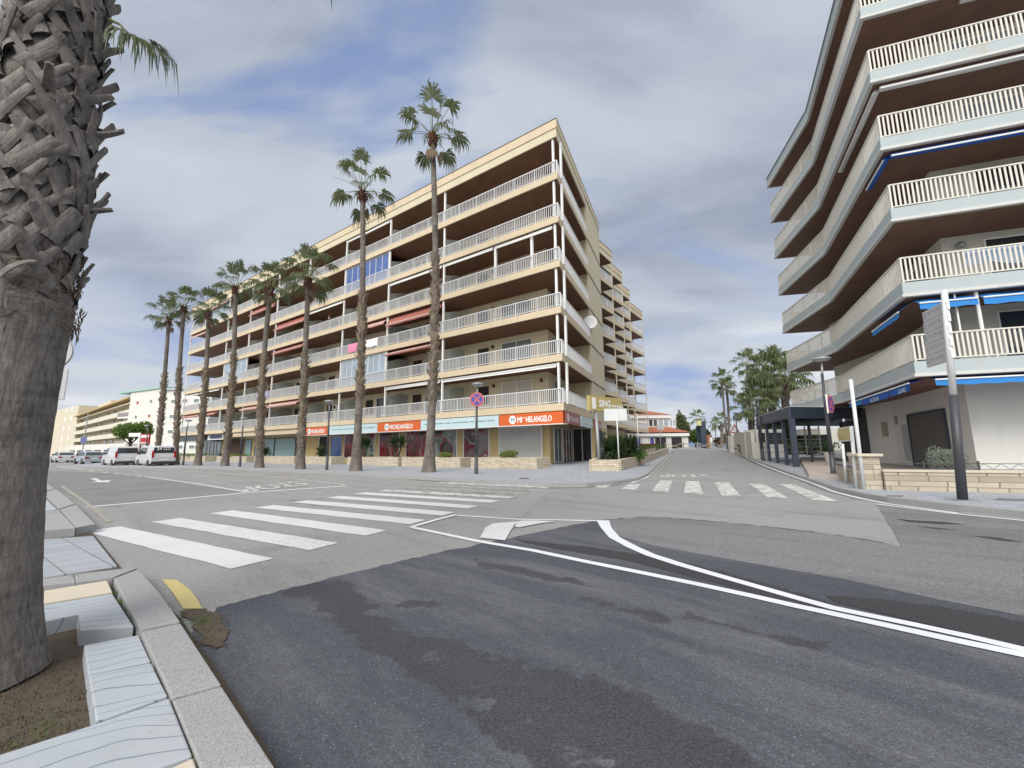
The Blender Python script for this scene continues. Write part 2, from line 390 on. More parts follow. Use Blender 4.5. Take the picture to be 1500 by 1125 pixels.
M['wood']=mat('weathered_wood',(.35,.31,.25),.85,.2,5)
M['barkb']=mat('tree_bark',(.09,.065,.045),.95,.3,5,bmp=.5)
def carpaint(name,col,metal=.0):
    m,t,b=nt(name); b.inputs['Base Color'].default_value=(*col,1); b.inputs['Roughness'].default_value=.3; b.inputs['Metallic'].default_value=metal
    b.inputs['Coat Weight'].default_value=.6; b.inputs['Coat Roughness'].default_value=.06
    t.links.new(mixc(t,ntex(t,1.5,4),col,tuple(c*.85 for c in col)),b.inputs['Base Color']); return m
M['silver']=carpaint('silver_paint',(.48,.50,.53),.25)
M['vwhite']=carpaint('van_paint',(.62,.63,.65),.05)
M['bluesilver']=carpaint('blue_silver_paint',(.42,.48,.54),.25)
M['cblack']=carpaint('black_paint',(.02,.022,.025))
M['redlamp']=mat('red_lens',(.35,.02,.02),.2,.1)
M['lamp']=mat('clear_lens',(.6,.62,.64),.15,.05)
M['plastic']=mat('dark_plastic',(.035,.035,.037),.6,.1)
M['signblue']=mat('sign_blue',(.06,.07,.32),.4,.05)
M['signred']=mat('sign_red',(.50,.10,.12),.4,.05)
M['signback']=mat('sign_back_grey',(.46,.46,.47),.45,.08)
M['pink']=mat('pink_towel',(.65,.22,.35),.9,.1)
M['hill']=mat('hill_scrub',(.05,.07,.06),.95,.4,.02)
M['sand']=mat('sand',(.45,.40,.32),.95,.1,.5)
M['terrace']=mat('terrace_tiles',(.42,.36,.32),.8,.2,2)
M['leaflitter']=mat('green_tuft',(.07,.14,.03),.8,.4,9)
# ---------------------------------------------------------------- text
_tc={}
def text_geo(s):
    if s in _tc: return _tc[s]
    cu=bpy.data.curves.new('lettering','FONT'); cu.body=s; cu.resolution_u=2
    ob=bpy.data.objects.new('lettering_tmp',cu); C.objects.link(ob)
    dg=bpy.context.evaluated_depsgraph_get(); me=bpy.data.meshes.new_from_object(ob.evaluated_get(dg))
    vs=[(v.co.x,v.co.y) for v in me.vertices]; fs=[list(p.vertices) for p in me.polygons]
    bpy.data.objects.remove(ob); bpy.data.curves.remove(cu); bpy.data.meshes.remove(me)
    x0=min(v[0] for v in vs);x1=max(v[0] for v in vs);y0=min(v[1] for v in vs);y1=max(v[1] for v in vs)
    _tc[s]=([((a-x0)/(x1-x0),(b-y0)/(y1-y0)) for a,b in vs],fs); return _tc[s]
def add_text(mb,s,O,U,V,mi=0,fat=0):
    O,U,V=Vector(O),Vector(U),Vector(V); vs,fs=text_geo(s)
    nrm=U.cross(V).normalized()*.004
    offs=[Vector((0,0,0))]
    if fat:
        u=U.normalized()*fat; w=V.normalized()*fat; offs=[Vector((0,0,0)),u,-u,w,-w]
    for k,of in enumerate(offs):
        mb.add([O+U*a+V*b+of+nrm*(k*.1) for a,b in vs],fs,mi)
# ================================================================= light, sky, camera
EXPO=1.0
w=bpy.data.worlds.new("World"); sc.world=w; w.use_nodes=True; t=w.node_tree; bg=t.nodes['Background']
SUN_EL,SUN_AZ=R(42),R(200)     # azimuth clockwise from +Y : behind the camera
sdir=Vector((math.sin(SUN_AZ)*math.cos(SUN_EL),math.cos(SUN_AZ)*math.cos(SUN_EL),math.sin(SUN_EL)))
sky=N(t,'ShaderNodeTexSky',sky_type='NISHITA'); sky.sun_disc=False; sky.sun_elevation=SUN_EL; sky.sun_rotation=SUN_AZ
tc=N(t,'ShaderNodeTexCoord'); sx=N(t,'ShaderNodeSeparateXYZ'); t.links.new(tc.outputs['Generated'],sx.inputs[0])
def mth(op,a,b=None,clamp=False):
    n=N(t,'ShaderNodeMath',operation=op); n.use_clamp=clamp
    for i,v in enumerate((a,b)):
        if v is None: continue
        if hasattr(v,'is_output'): t.links.new(v,n.inputs[i])
        else: n.inputs[i].default_value=v
    return n.outputs[0]
zz=mth('MAXIMUM',sx.outputs[2],0.0); dz=mth('ADD',zz,.16)
cx=mth('DIVIDE',sx.outputs[0],dz); cy=mth('DIVIDE',sx.outputs[1],dz)
cb=N(t,'ShaderNodeCombineXYZ'); t.links.new(cx,cb.inputs[0]); t.links.new(cy,cb.inputs[1])
def cl(scale,det,rough,rot,sxy,off,dist=.3):
    mp=N(t,'ShaderNodeMapping'); mp.inputs['Rotation'].default_value=(0,0,rot); mp.inputs['Scale'].default_value=(*sxy,1); mp.inputs['Location'].default_value=(*off,0)
    t.links.new(cb.outputs[0],mp.inputs['Vector'])
    return ntex(t,scale,det,rough,mp.outputs[0],dist)
K=10.0/2**EXPO
def kc(r,g,b): return (r*K,g*K,b*K)
n1=cl(.95,8,.5,R(35),(.8,1.6),(3.1,1.7),.5)
n2=cl(1.9,8,.55,R(20),(.8,1.5),(7.3,4.1),.4)
n3=cl(.8,7,.5,R(50),(.9,1.8),(11.3,2.6),.6)
cloud=mixc(t,ramp(t,n1,.36,.60),kc(.33,.38,.49),kc(.55,.605,.69))
cloud=mixc(t,ramp(t,n2,.38,.66),cloud,mixc(t,.45,cloud,kc(.64,.69,.76)))
blue=mixc(t,.55,sky.outputs[0],kc(.20,.30,.62))
hole=ramp(t,n3,.36,.46,(1,1,1),(0,0,0))
c=mixc(t,mth('MULTIPLY',hole,.78),cloud,blue)
# bright cumulus and clear gaps low over the horizon
lo=cl(1.0,7,.55,0,(.42,.42),(5.2,9.4),.2)
m2=N(t,'ShaderNodeMapping'); m2.inputs['Scale'].default_value=(2.2,2.2,7.5); m2.inputs['Location'].default_value=(1.3,.4,.62); t.links.new(tc.outputs['Generated'],m2.inputs['Vector'])
lo=ntex(t,1.25,7,.5,m2.outputs[0],.3)
lowc=mixc(t,ramp(t,lo,.34,.50),mixc(t,.5,kc(.30,.42,.75),kc(.42,.5,.68)),mixc(t,ramp(t,lo,.54,.68),kc(.62,.67,.74),kc(.90,.92,.95)))
lowf=N(t,'ShaderNodeMapRange'); lowf.inputs['From Min'].default_value=.34; lowf.inputs['From Max'].default_value=.14; lowf.interpolation_type='SMOOTHSTEP'
t.links.new(sx.outputs[2],lowf.inputs[0])
c=mixc(t,lowf.outputs[0],c,lowc)
# brighter sky behind the camera round the sun, added to raise ambient light
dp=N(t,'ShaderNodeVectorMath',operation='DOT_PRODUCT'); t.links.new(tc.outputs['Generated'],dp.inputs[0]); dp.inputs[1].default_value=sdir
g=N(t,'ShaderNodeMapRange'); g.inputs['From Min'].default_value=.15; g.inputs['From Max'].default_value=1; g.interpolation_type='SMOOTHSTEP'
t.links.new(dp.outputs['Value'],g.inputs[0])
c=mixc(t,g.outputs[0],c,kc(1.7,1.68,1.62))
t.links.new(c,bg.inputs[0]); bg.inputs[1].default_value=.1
sl=bpy.data.lights.new('sun','SUN'); sl.energy=1.25; sl.angle=R(30); sl.color=(1,.965,.92)
so=bpy.data.objects.new('sun',sl); C.objects.link(so); so.rotation_euler=sdir.to_track_quat('Z','Y').to_euler()
cd=bpy.data.cameras.new('camera'); co=bpy.data.objects.new('camera',cd); C.objects.link(co); sc.camera=co
cd.sensor_width=36; cd.lens=F_PX/1500*36; cd.clip_end=3000; cd.clip_start=.05
right=RM@Vector((1,0,0)); upv=RM@Vector((0,-1,0)); back=RM@Vector((0,0,-1))
co.matrix_world=Matrix(((right.x,upv.x,back.x,0),(right.y,upv.y,back.y,0),(right.z,upv.z,back.z,CH),(0,0,0,1)))
sc.view_settings.view_transform='Standard'; sc.view_settings.look='None'; sc.view_settings.exposure=EXPO; sc.view_settings.gamma=1
sc.render.resolution_x=1024; sc.render.resolution_y=768
# ================================================================= ground
mb=MB(); xs=[-900,-500,-250,-150]+[i*5 for i in range(-24,41)]+[250,350,500,900]; ys=[-300,-100,-30]+[i*5 for i in range(-3,31)]+[170,200,300,500,900]
vs=[(x,y,gz(x,y)-.001) for y in ys for x in xs]; nx=len(xs)
mb.add(vs,[(j*nx+i,j*nx+i+1,(j+1)*nx+i+1,(j+1)*nx+i) for j in range(len(ys)-1) for i in range(nx-1)])
tag(mb.build('road',M['asph']),kind='structure')
def sheet(name,pix,z,m,world=None,extra=None):
    pts=[at(*p) for p in pix]+([Vector((*p,0)) for p in extra] if extra else [])
    if world: pts=[Vector((*p,0)) for p in world]
    mb=MB(); mb.add([(p.x,p.y,gz(p.x,p.y)+z) for p in pts],[list(range(len(pts)))])
    return tag(mb.build(name,m),kind='structure')
def ragged(pix,amp,seed,step=9):
    rr=random.Random(seed); out=[]
    for a,b in zip(pix[:-1],pix[1:]):
        L=math.hypot(b[0]-a[0],b[1]-a[1]); k=max(1,int(L/step))
        for i in range(k):
            u=i/k; out.append((a[0]+(b[0]-a[0])*u+rr.uniform(-amp,amp)*.6,a[1]+(b[1]-a[1])*u+rr.uniform(-amp,amp)))
    out.append(pix[-1]); return out
edge=ragged([(318,890),(420,863),(560,828),(640,810),(710,796),(770,783),(830,771),(880,762),(940,757),(1000,760),(1060,765),(1130,772),(1200,780),(1260,789),(1320,800)],.9,3)
edge2=ragged([(1320,800),(1312,785),(1303,770),(1292,752),(1283,739)],1.2,4,5)
sheet('fresh_road_surface',edge[:-1],.0,M['newasph'],extra=None) if False else None
near=edge+[(1500,835)]
sheet('fresh_road_surface',[(276,930),(308,908)]+edge+[(1500,800)],.003,M['newasph'],extra=[(14,2.5),(14,-9),(-1.1,-9),(-1.1,.3),(-1.15,2.2)])
sheet('mid_road_surface',edge2+[(1350,744),(1405,752),(1500,762),(1500,860),(1400,840),(1322,802)],.006,M['midasph'],extra=None)
sheet('mid_road_surface',[(885,763),(940,757.5),(1060,765.5),(1200,780.5),(1320,800.5),(1500,838),(1500,903),(1380,880),(1240,850),(1080,822),(960,800),(905,785)],.0055,M['midasph'])
sheet('fresh_asphalt_strip',ragged([(752,789),(800,796),(870,803),(960,815),(1060,838),(1180,872),(1240,892)],.8,5)+ragged([(1180,890),(1100,868),(1000,842),(920,822),(830,807),(770,796)],.5,6),.0065,M['freshdark'])
sheet('fresh_asphalt_strip',ragged([(1210,873),(1290,879),(1380,890),(1500,912)],.8,8)+[(1500,955),(1400,925),(1300,902),(1225,884)],.008,M['freshdark'])
for q,(px,s) in enumerate([([(1310,760),(1340,763),(1380,765),(1415,769),(1380,768.5),(1330,765)],.008),([(1340,771),(1375,774),(1405,777),(1370,775.5)],.008),([(1420,785),(1460,788),(1500,795),(1470,793)],.008)]):
    sheet('tyre_mark',px,.0085,M['freshdark'])
# darker wet-looking bands in the near fresh surface
def blob(name,cpts,m,z,seed,amp=.12,n=5):
    rr=random.Random(seed); P=[at(*p) for p in cpts]; out=[]
    so_=Vector((seed*3.1,seed*1.7,0))
    for i in range(len(P)):
        a,b=P[i],P[(i+1)%len(P)]; k2=max(3,int((b-a).length/.012))
        for k in range(k2):
            u=k/k2; q=a.lerp(b,u); w=Vector((0,0,0))
            for oc in range(5):
                fq=2.2*2**oc; am=amp*2.6*.62**oc; w+=Vector((noise.noise(q*fq+so_),noise.noise(q*fq+so_+Vector((9,4,2))),0))*am
            out.append(q+w)
    mb=MB(); mb.add([(p.x,p.y,z) for p in out],[list(range(len(out)))]); return tag(mb.build(name,m),kind='structure')
M['banddark']=asphalt('coarse_dark_asphalt',(.046,.047,.055),(.072,.073,.083),(.125,.13,.146),2.2,.54,.66)
# light grey old surface strip (trench patch) on the junction
sheet('trench_patch',ragged([(704,757),(745,737),(786,715)],.3,40)+ragged([(812,716),(790,732),(764,758)],.3,41),.003,mat('trench_asphalt',(.27,.27,.272),.95,.12,2,bmp=.3,bscale=90))
sheet('darker_lane_surface',[(128,741),(200,736),(360,722),(215,699),(160,693),(84,690),(30,689),(20,712),(84,716)],.003,M['asph2'])
# ================================================================= painted markings
def strip(name,pts,wd,m,z=.007,world=False):
    P=[Vector((*p,0)) for p in pts] if world else [at(*p) for p in pts]
    if not hasattr(wd,'__len__'): wd=[wd]*len(P)
    L=[];Rr=[]
    for i,p in enumerate(P):
        d=(P[min(i+1,len(P)-1)]-P[max(i-1,0)]); d.z=0; d.normalize(); n=Vector((-d.y,d.x,0))
        L.append(p+n*wd[i]/2); Rr.append(p-n*wd[i]/2)
    mb=MB(); vs=[(q.x,q.y,gz(q.x,q.y)+z) for q in L+Rr]; k=len(P)
    mb.add(vs,[(i,i+1,k+i+1,k+i) for i in range(k-1)])
    return tag(mb.build(name,m),kind='structure')
strip('lane_line',[(603,773),(700,793.5),(780,807),(860,824),(940,840),(1020,856.5),(1100,874),(1166,889),(1220,900.5),(1300,918),(1400,940),(1500,961),(1620,989)],[.11,.12,.12,.12,.12,.12,.12,.12,.12,.12,.12,.12,.12],M['fresh'],.0105)
strip('lane_line',[(883,763),(888,774),(900,788),(926,802),(953,814),(993,827),(1046,842.5),(1100,858),(1166,877),(1220,892),(1260,900.5),(1340,917),(1420,934.5),(1500,953.5),(1620,981)],[.24,.18,.17,.16,.15,.14,.13,.12,.12,.12,.11,.11,.11,.11,.11],M['fresh'],.0115)
strip('lane_line',[(667,755),(760,761),(886,763.5)],.10,M['fresh'])
strip('lane_line',[(603,773),(640,762),(668,755)],.11,M['fresh'],.0145)
mb=MB()
for poly in ([(703,789),(711,774),(722,768),(760,765),(748,778),(740,793)],[(751,772),(762,764),(785,763.5),(814,765),(790,768),(760,774)]):
    P=[at(*p) for p in poly]; mb.add([(p.x,p.y,.0165) for p in P],[list(range(len(P)))])
tag(mb.build('road_arrow',M['mark']),kind='structure')
# zebra crossing over the avenue
LP=[(-7.57,8.15),(-7.17,9.11),(-6.78,10.23),(-6.3,11.14),(-5.92,12.18),(-5.44,13.23),(-5.02,14.3),(-4.55,15.2),(-4.06,16.29),(-3.6,17.3),(-3.1,18.44),(-2.67,19.4)]
RP=[(-3.26,5.61),(-2.77,6.53),(-2.32,7.52),(-1.85,8.58),(-1.41,9.6),(-.97,10.67),(-.47,11.7),(.01,12.62),(.43,13.5),(.93,14.65),(1.3,15.7),(1.7,16.6)]
for i,(a,b) in enumerate(zip(LP,RP)):
    a=Vector((*a,0));b=Vector((*b,0)); d=(Vector((*RP[min(i+1,11)],0))-Vector((*RP[max(i-1,0)],0))).normalized(); e=(Vector((*LP[min(i+1,11)],0))-Vector((*LP[max(i-1,0)],0))).normalized()
    n=(b-a).normalized(); n=Vector((-n.y,n.x,0))
    if n.dot(d)<0: n=-n
    off=.26
    def o(v): return v*(off/abs(v.dot(n)))
    k=14; rr=random.Random(i); mbb=MB(); top=[];bot=[]
    for j in range(k+1):
        p=a.lerp(b,j/k); s=e.lerp(d,j/k); s=s*(off/abs(s.dot(n)))
        top.append(p+s*(1+rr.uniform(-.05,.05))); bot.append(p-s*(1+rr.uniform(-.05,.05)))
    vs=[(q.x,q.y,.006) for q in top+bot]; mbb.add(vs,[(j,j+1,k+2+j,k+1+j) for j in range(k)])
    mk=M['crack'] if i==1 else (M['worn'] if i in (7,10,11) else M['faint'] if i in (8,9) else M['mark'])
    tag(mbb.build('crossing_stripe',mk),kind='structure')
for q in ([(833,712),(855,712.3),(862,708.5),(838,708.5)],[(869.5,714.2),(886,714.8),(904,707),(886,708)],[(910,716),(930.7,718),(938.7,709.5),(920,709.8)],
          [(954.7,719.5),(978.7,720.8),(984.8,704),(966.7,704)],[(1001.9,722),(1030,724),(1024,705),(1004.5,705)],[(1057,725.9),(1085,726.7),(1067.5,706.7),(1047,706.7)],
          [(1125,729),(1154.7,730),(1118.7,708.8),(1098,709)],[(1192,733),(1229,735),(1164,710),(1141,709)]):
    o=sheet('crossing_stripe',q,.006,M['worn'])
# lines on the avenue to the left
strip('stop_line',[(126,743),(220,735),(362,722),(440,716.5),(508,712)],.28,M['mark'])
strip('lane_line',[(213,698.5),(290,709),(362,721)],.13,M['mark'])
strip('lane_line',[(84,687),(180,689),(215,688),(310,692),(420,700),(508,711)],.12,M['worn'])
strip('lane_line',[(84,684.5),(120,687),(155,688.5)],.35,M['worn'])
for x0,y0,x1,y1 in ((150,692,158,693),(168,693.3,175,694.4),(184,695.3,190,696),(199,696.8,207,697.8),(130,690,137,691)):
    strip('lane_dash',[(x0,y0),(x1,y1)],.13,M['mark'])
strip('road_arrow',[(236,696),(270,696.2),(303,696.5)],[.1,.22,.3],M['worn'])
mb=MB()
for poly in ([(132,701),(141,701),(149,704.5),(163,703.2),(159,706.8),(134,706.8),(142,705.2)],):
    P=[at(*p) for p in poly]; mb.add([(p.x,p.y,.0125) for p in P],[list(range(len(P)))])
tag(mb.build('road_arrow',M['mark']),kind='structure')
def ground_text(s,O,Ux,Vx,m,fat):
    O,A,B=at(*O),at(*Ux),at(*Vx); mb=MB()
    add_text(mb,s,O,A-O,B-O,0,fat)
    for v in mb.v: v.z=gz(v.x,v.y)+.0125
    # drop the duplicated fattening layers slightly apart
    n=len(mb.v)//(5 if fat else 1)
    for i,v in enumerate(mb.v): v.z+=.0004*(i//n)
    return tag(mb.build('stop_marking',m),kind='structure')
ground_text('STOP',(1036,695.8),(968,695.0),(1041,700.0),M['worn'],.05)
ground_text('STOP',(432,705.8),(345,715.2),(455,710.2),M['worn'],.05)
strip('edge_line',[(1063,659),(1085,667.5),(1120,682.5),(1155,696),(1190,708),(1222,721),(1262,731),(1300,738.5),(1405,752.5)],[.15]*9,M['mark'],.012)
strip('edge_line',[(1283,739),(1405,754),(1500,763.5),(1600,773)],.12,M['fresh'],.0135)
strip('edge_line',[(991,659.5),(978,670),(962,685),(946,700),(925,708)],[.16]*5,M['mark'],.012)
strip('edge_line',[(1000,659.5),(988,669),(971,684),(958,697)],[.1]*4,M['yellf'],.012)
sheet('yellow_marking',[(237,850),(258,850),(278,865),(290,880),(296,893),(268,893),(255,872)],.009,M['yell'])
strip('edge_line',[(90,712),(112,727),(137,745),(160,765)],.1,M['yellf'],.009)
# ================================================================= far pavement (in front of the apartment building)
FP=[(84,684.5),(300,686.5),(470,694),(600,701.5),(700,707.5),(750,711),(800,713.5),(860,713),(905,709),(935,704.5),(950,697),(965,682.5),(978,670),(989,660.5),(992,657.6)]
def pavement(name,pix,back,m,z0=-.05,z1=.12,kw=.3):
    K_=[at(*p) for p in pix]
    # densify
    P=[]
    for a,b in zip(K_[:-1],K_[1:]):
        k=max(1,int((b-a).length/4))
        for i in range(k): P.append(a.lerp(b,i/k))
    P.append(K_[-1])
    inner=[]
    for i,p in enumerate(P):
        d=P[min(i+1,len(P)-1)]-P[max(i-1,0)]; d.z=0; d.normalize(); nn_=Vector((-d.y,d.x,0))*kw
        if (Vector((*back[len(back)//2],0))-p).dot(nn_)<0: nn_=-nn_
        inner.append(p+nn_)
    poly=[(p.x,p.y) for p in inner]+back
    mb=MB(); k=len(inner)
    vs=[(p[0],p[1],gz(p[0],p[1])+z1) for p in poly]
    mb.add(vs,[list(range(len(poly)))])
    tag(mb.build(name,m),kind='structure')
    kb=MB(); vs=[]
    for a,b in zip(P,inner):
        g=gz(a.x,a.y); g2=gz(b.x,b.y)
        vs+=[(a.x,a.y,g+z0),(a.x,a.y,g+z1+.004),(b.x,b.y,g2+z1+.004)]
    kb.add(vs,[(3*i,3*i+3,3*i+4,3*i+1) for i in range(k-1)]+[(3*i+1,3*i+4,3*i+5,3*i+2) for i in range(k-1)])
    tag(kb.build('kerb',M['kerb']),kind='structure')
    return P
pavement('pavement',FP,[(45,96),(40,92),(16,60),(8,40),(2,32),(-20,44),(-52,72),(-70,84)],M['pave'])
strip('gutter',[(600,702.5),(700,708.8),(800,715),(860,714.3),(908,710)],.25,M['kerbd'],.004)
# right pavement
RPx=[(1068,657.8),(1090,668.5),(1125,683.5),(1160,696.5),(1192,708),(1224,719.5),(1262,728.5),(1300,735.5),(1405,748.5),(1500,759),(1640,775)]
pavement('pavement',RPx,[(30,4),(28,10),(24,20),(26,34),(32,56),(48,92)],M['pave'])
strip('gutter',[(1075,663),(1120,684.5),(1160,698.5),(1192,710.5),(1224,722.5),(1262,731),(1300,737.5),(1405,750.5)],.22,M['kerbd'],.004)
# raised tiled terrace under the pergola
tp=[at(1163,677.5),at(1100,672),at(1200,683),at(1232,690)]
mb=MB(); mb.prism([(11.9,17.5),(12.9,15.6),(17,15.5),(22,24),(24,33),(22.6,34),(19,28.5)],0,.3,zf=lambda x,y:gz(x,y)); tag(mb.build('terrace',M['terrace']),kind='structure')
# paved forecourt at the shop corner
mb=MB(); P=[at(*p,.12) for p in ((797,695),(880,694),(925,688),(880,676),(812,686),(796,690))]
mb.add([(p.x,p.y,p.z+.006) for p in P],[list(range(len(P)))]); tag(mb.build('forecourt',mat('warm_concrete',(.36,.32,.27),.9,.15,1)),kind='structure')
# ================================================================= near-left pavement
mb=MB(); P=[at(*p) for p in ((137,783),(176,832),(262,905),(330,1000),(405,1125))]
soilp=[(p.x,p.y) for p in P]+[(-.75,.6),(-.6,-9),(-14,-9),(-14,10)]
mb.add([(x,y,.012) for x,y in soilp],[list(range(len(soilp)))]); tag(mb.build('soil',M['soil']),kind='structure')
def blocks(name,polys,z0,zt,m,bv=.008):
    mb=MB()
    for k,pl in enumerate(polys):
        z=zt if not hasattr(zt,'__len__') else zt[k]
        P=[atz(p[0],p[1],z) for p in pl]; mb.prism([(p.x,p.y) for p in P],z0,z)
    return tag(mb.build(name,m,bevel=bv),kind='structure')
blocks('kerb',[[(402,1122),(325,1005),(253,1025),(296,1128)],[(324,1002),(265,913),(207,925),(252,1022)],[(264,910),(234,868),(203,833.5),(167,847),(186,885),(206,921)],
   [(201,832),(195,831),(109,841),(112,852),(166,845.5)],[(108,841.5),(60,848),(60,857),(111,852.5)]],-.03,[.125,.13,.135,.13,.12],M['kerb'])
mb=MB(); a1=atz(403,1124,.125); a2=atz(297,1130,.125); mb.prism([(a1.x,a1.y),(a2.x,a2.y),(-1.3,.4),(-.98,.35)],-.03,.125); tag(mb.build('kerb',M['kerb'],bevel=.008),kind='structure')
blocks('paving_slab',[[(60,887),(165,869.5),(196,917),(117,923),(116,899.5),(60,911)],[(123,945),(203,930),(221,968),(129,987)],
   [(130,989),(222,971),(236,1000),(246,1019),(141,1057)],[(-10,1108),(143,1059),(248,1022),(282,1106),(150,1152),(-60,1200)]],-.03,[.12,.10,.118,.12],M['slab'])
blocks('paving_slab',[[(60,866),(157,850),(165,867),(60,884)],[(245,1127),(283,1109),(298,1150),(262,1165)]],-.03,[.112,.12],M['creamslab'])
blocks('paving_slab',[[(60,790),(137,785),(172,829),(108,839),(60,846)]],-.03,.03,M['pave'])
mb=MB(); mb.prism([(-3.3,1.5),(-1.15,1.45),(-1.25,-4),(-4.8,-4),(-5,1.6)],-.03,.115); tag(mb.build('pavement',M['slab']),kind='structure')
# pavement beyond the dropped kerb
blocks('kerb',[[(140,767.5),(111,739),(88,746),(112,772.5)],[(110,738),(82,716),(62,722),(87,745)],[(111,773),(86,746.5),(-20,760),(-20,784)],[(81,715.5),(55,699),(40,704),(61,721)]],-.03,[.15,.15,.15,.15],M['kerb'])
blocks('pavement',[[(84,746),(40,706),(-200,716),(-320,760),(-100,770)]],-.03,.14,M['slab'])
# crumbling road edge
blob('soil',[(266,896),(300,893),(318,905),(335,935),(322,950),(290,945)],M['soil'],.0125,30,.02,4)
rr=random.Random(8)
def tuft(mb,c,n,h,sp,r_):
    for _ in range(n):
        a=r_.uniform(0,6.28); q=Vector((r_.gauss(0,sp),r_.gauss(0,sp),0))+c; hh=h*r_.uniform(.4,1.2)
        d=Vector((math.cos(a),math.sin(a),0)); l=Vector((d.x,d.y,0))*hh*r_.uniform(.1,.8)+Vector((0,0,hh)); s=Vector((-d.y,d.x,0))*h*.07
        mb.add([q-s,q+s,q+l],[(0,1,2)])
mb=MB()
for px,py,n,h,sp in ((110,848,30,.06,.012),(168,868,60,.025,.02),(180,880,110,.035,.035),(188,892,80,.03,.03),(200,905,50,.03,.02),(228,972,30,.03,.012),(240,1000,50,.03,.015),(247,1018,30,.025,.012),(282,1098,40,.03,.015),(295,908,160,.035,.05),(308,915,60,.03,.04),(65,1065,110,.03,.05),(30,1090,50,.03,.04),(285,1115,25,.03,.015),(255,1035,20,.02,.015)):
    tuft(mb,at(px,py,.10 if px<290 and not (px<80) else .015)-Vector((0,0,.01)),n,h,sp,rr)
o=mb.build('grass',M['grass']); tag(o,'short green weeds growing in the pavement joints','weeds',kind='stuff')
mb=MB()
for _ in range(900):
    px=rr.uniform(-20,140); py=rr.uniform(940,1100)
    if px>60 and py<960: continue
    p=at(px,py,.015); s=rr.uniform(.003,.013); a=rr.uniform(0,3); mb.add([(p.x+s*math.cos(a+k*1.257)*rr.uniform(.6,1.2),p.y+s*math.sin(a+k*1.257)*rr.uniform(.6,1.2),.012) for k in range(5)]+[(p.x,p.y,.014+s)],[(k,(k+1)%5,5) for k in range(5)])
for _ in range(160):
    p=at(rr.uniform(262,335),rr.uniform(900,950),.01); s=rr.uniform(.003,.012); a=rr.uniform(0,3); mb.add([(p.x+s*math.cos(a+k*1.257),p.y+s*math.sin(a+k*1.257),.012) for k in range(5)]+[(p.x,p.y,.014+s)],[(k,(k+1)%5,5) for k in range(5)])
tag(mb.build('gravel',M['soil']),'loose brown soil crumbs and pebbles round the palm base','gravel',kind='stuff')
# ================================================================= palms
def fan(mb,hub,axis,up,r,rng,mi=0,n=20,span=115,droop=1.0,fold=.25):
    """one fan leaf: radiating segments, tips hanging"""
    axis=axis.normalized(); side=axis.cross(up).normalized(); nor=side.cross(axis).normalized()
    for i in range(n):
        a=R(-span+2*span*i/(n-1)+rng.uniform(-3,3)); d=(axis*math.cos(a)+side*math.sin(a)+nor*(fold*abs(math.sin(a))-.06)).normalized()
        L=r*(.72+.28*math.cos(a))*rng.uniform(.85,1.1); wv=d.cross(nor).normalized()
        p0=hub; dr=droop*rng.uniform(.6,1.5); p1=hub+d*L*.48+Vector((0,0,-.05*dr*L)); p2=p1+(d*.7+Vector((0,0,-.7*dr))).normalized()*L*.25; p3=p2+(d*.18+Vector((rng.uniform(-.15,.15),rng.uniform(-.15,.15),-1.0*dr))).normalized()*L*.38*rng.uniform(.5,1.5)
        w1=L*.5*R(span*2/n)*.62; w2=w1*.55
        vs=[p0,p1-wv*w1,p1+wv*w1,p2-wv*w2,p2+wv*w2,p3]
        mb.add([tuple(v) for v in vs],[(0,1,2),(1,3,4,2),(3,5,4)],mi)
def frond(mb,o,az,el,pl,r,rng,mi=0,mp=1,droop=1,n=20):
    d=Vector((math.cos(az)*math.cos(el),math.sin(az)*math.cos(el),math.sin(el))); pts=[o]; p=o.copy()
    for k in range(4):
        dd=(d+Vector((0,0,-.10*k*droop*(1.2-abs(math.sin(el)))))).normalized(); p=p+dd*pl/4; pts.append(p.copy())
    mb.tube(pts,[.03,.025,.02,.017,.014],4,mp,False)
    up=Vector((0,0,1)) if abs(dd.z)<.9 else Vector((-math.cos(az),-math.sin(az),.2))
    ax=(dd+Vector((0,0,-.25*droop))).normalized()
    fan(mb,p,ax,up,r,rng,mi,n,droop=droop)
def stalk(mb,o,az,el,L,rng,mi):
    pts=[o];p=o.copy();e=el
    for k in range(6):
        d=Vector((math.cos(az)*math.cos(e),math.sin(az)*math.cos(e),math.sin(e))); p=p+d*L/6; pts.append(p.copy()); e-=rng.uniform(.05,.2)
    mb.tube(pts,[.022,.02,.017,.014,.012,.01,.006],4,mi,False)
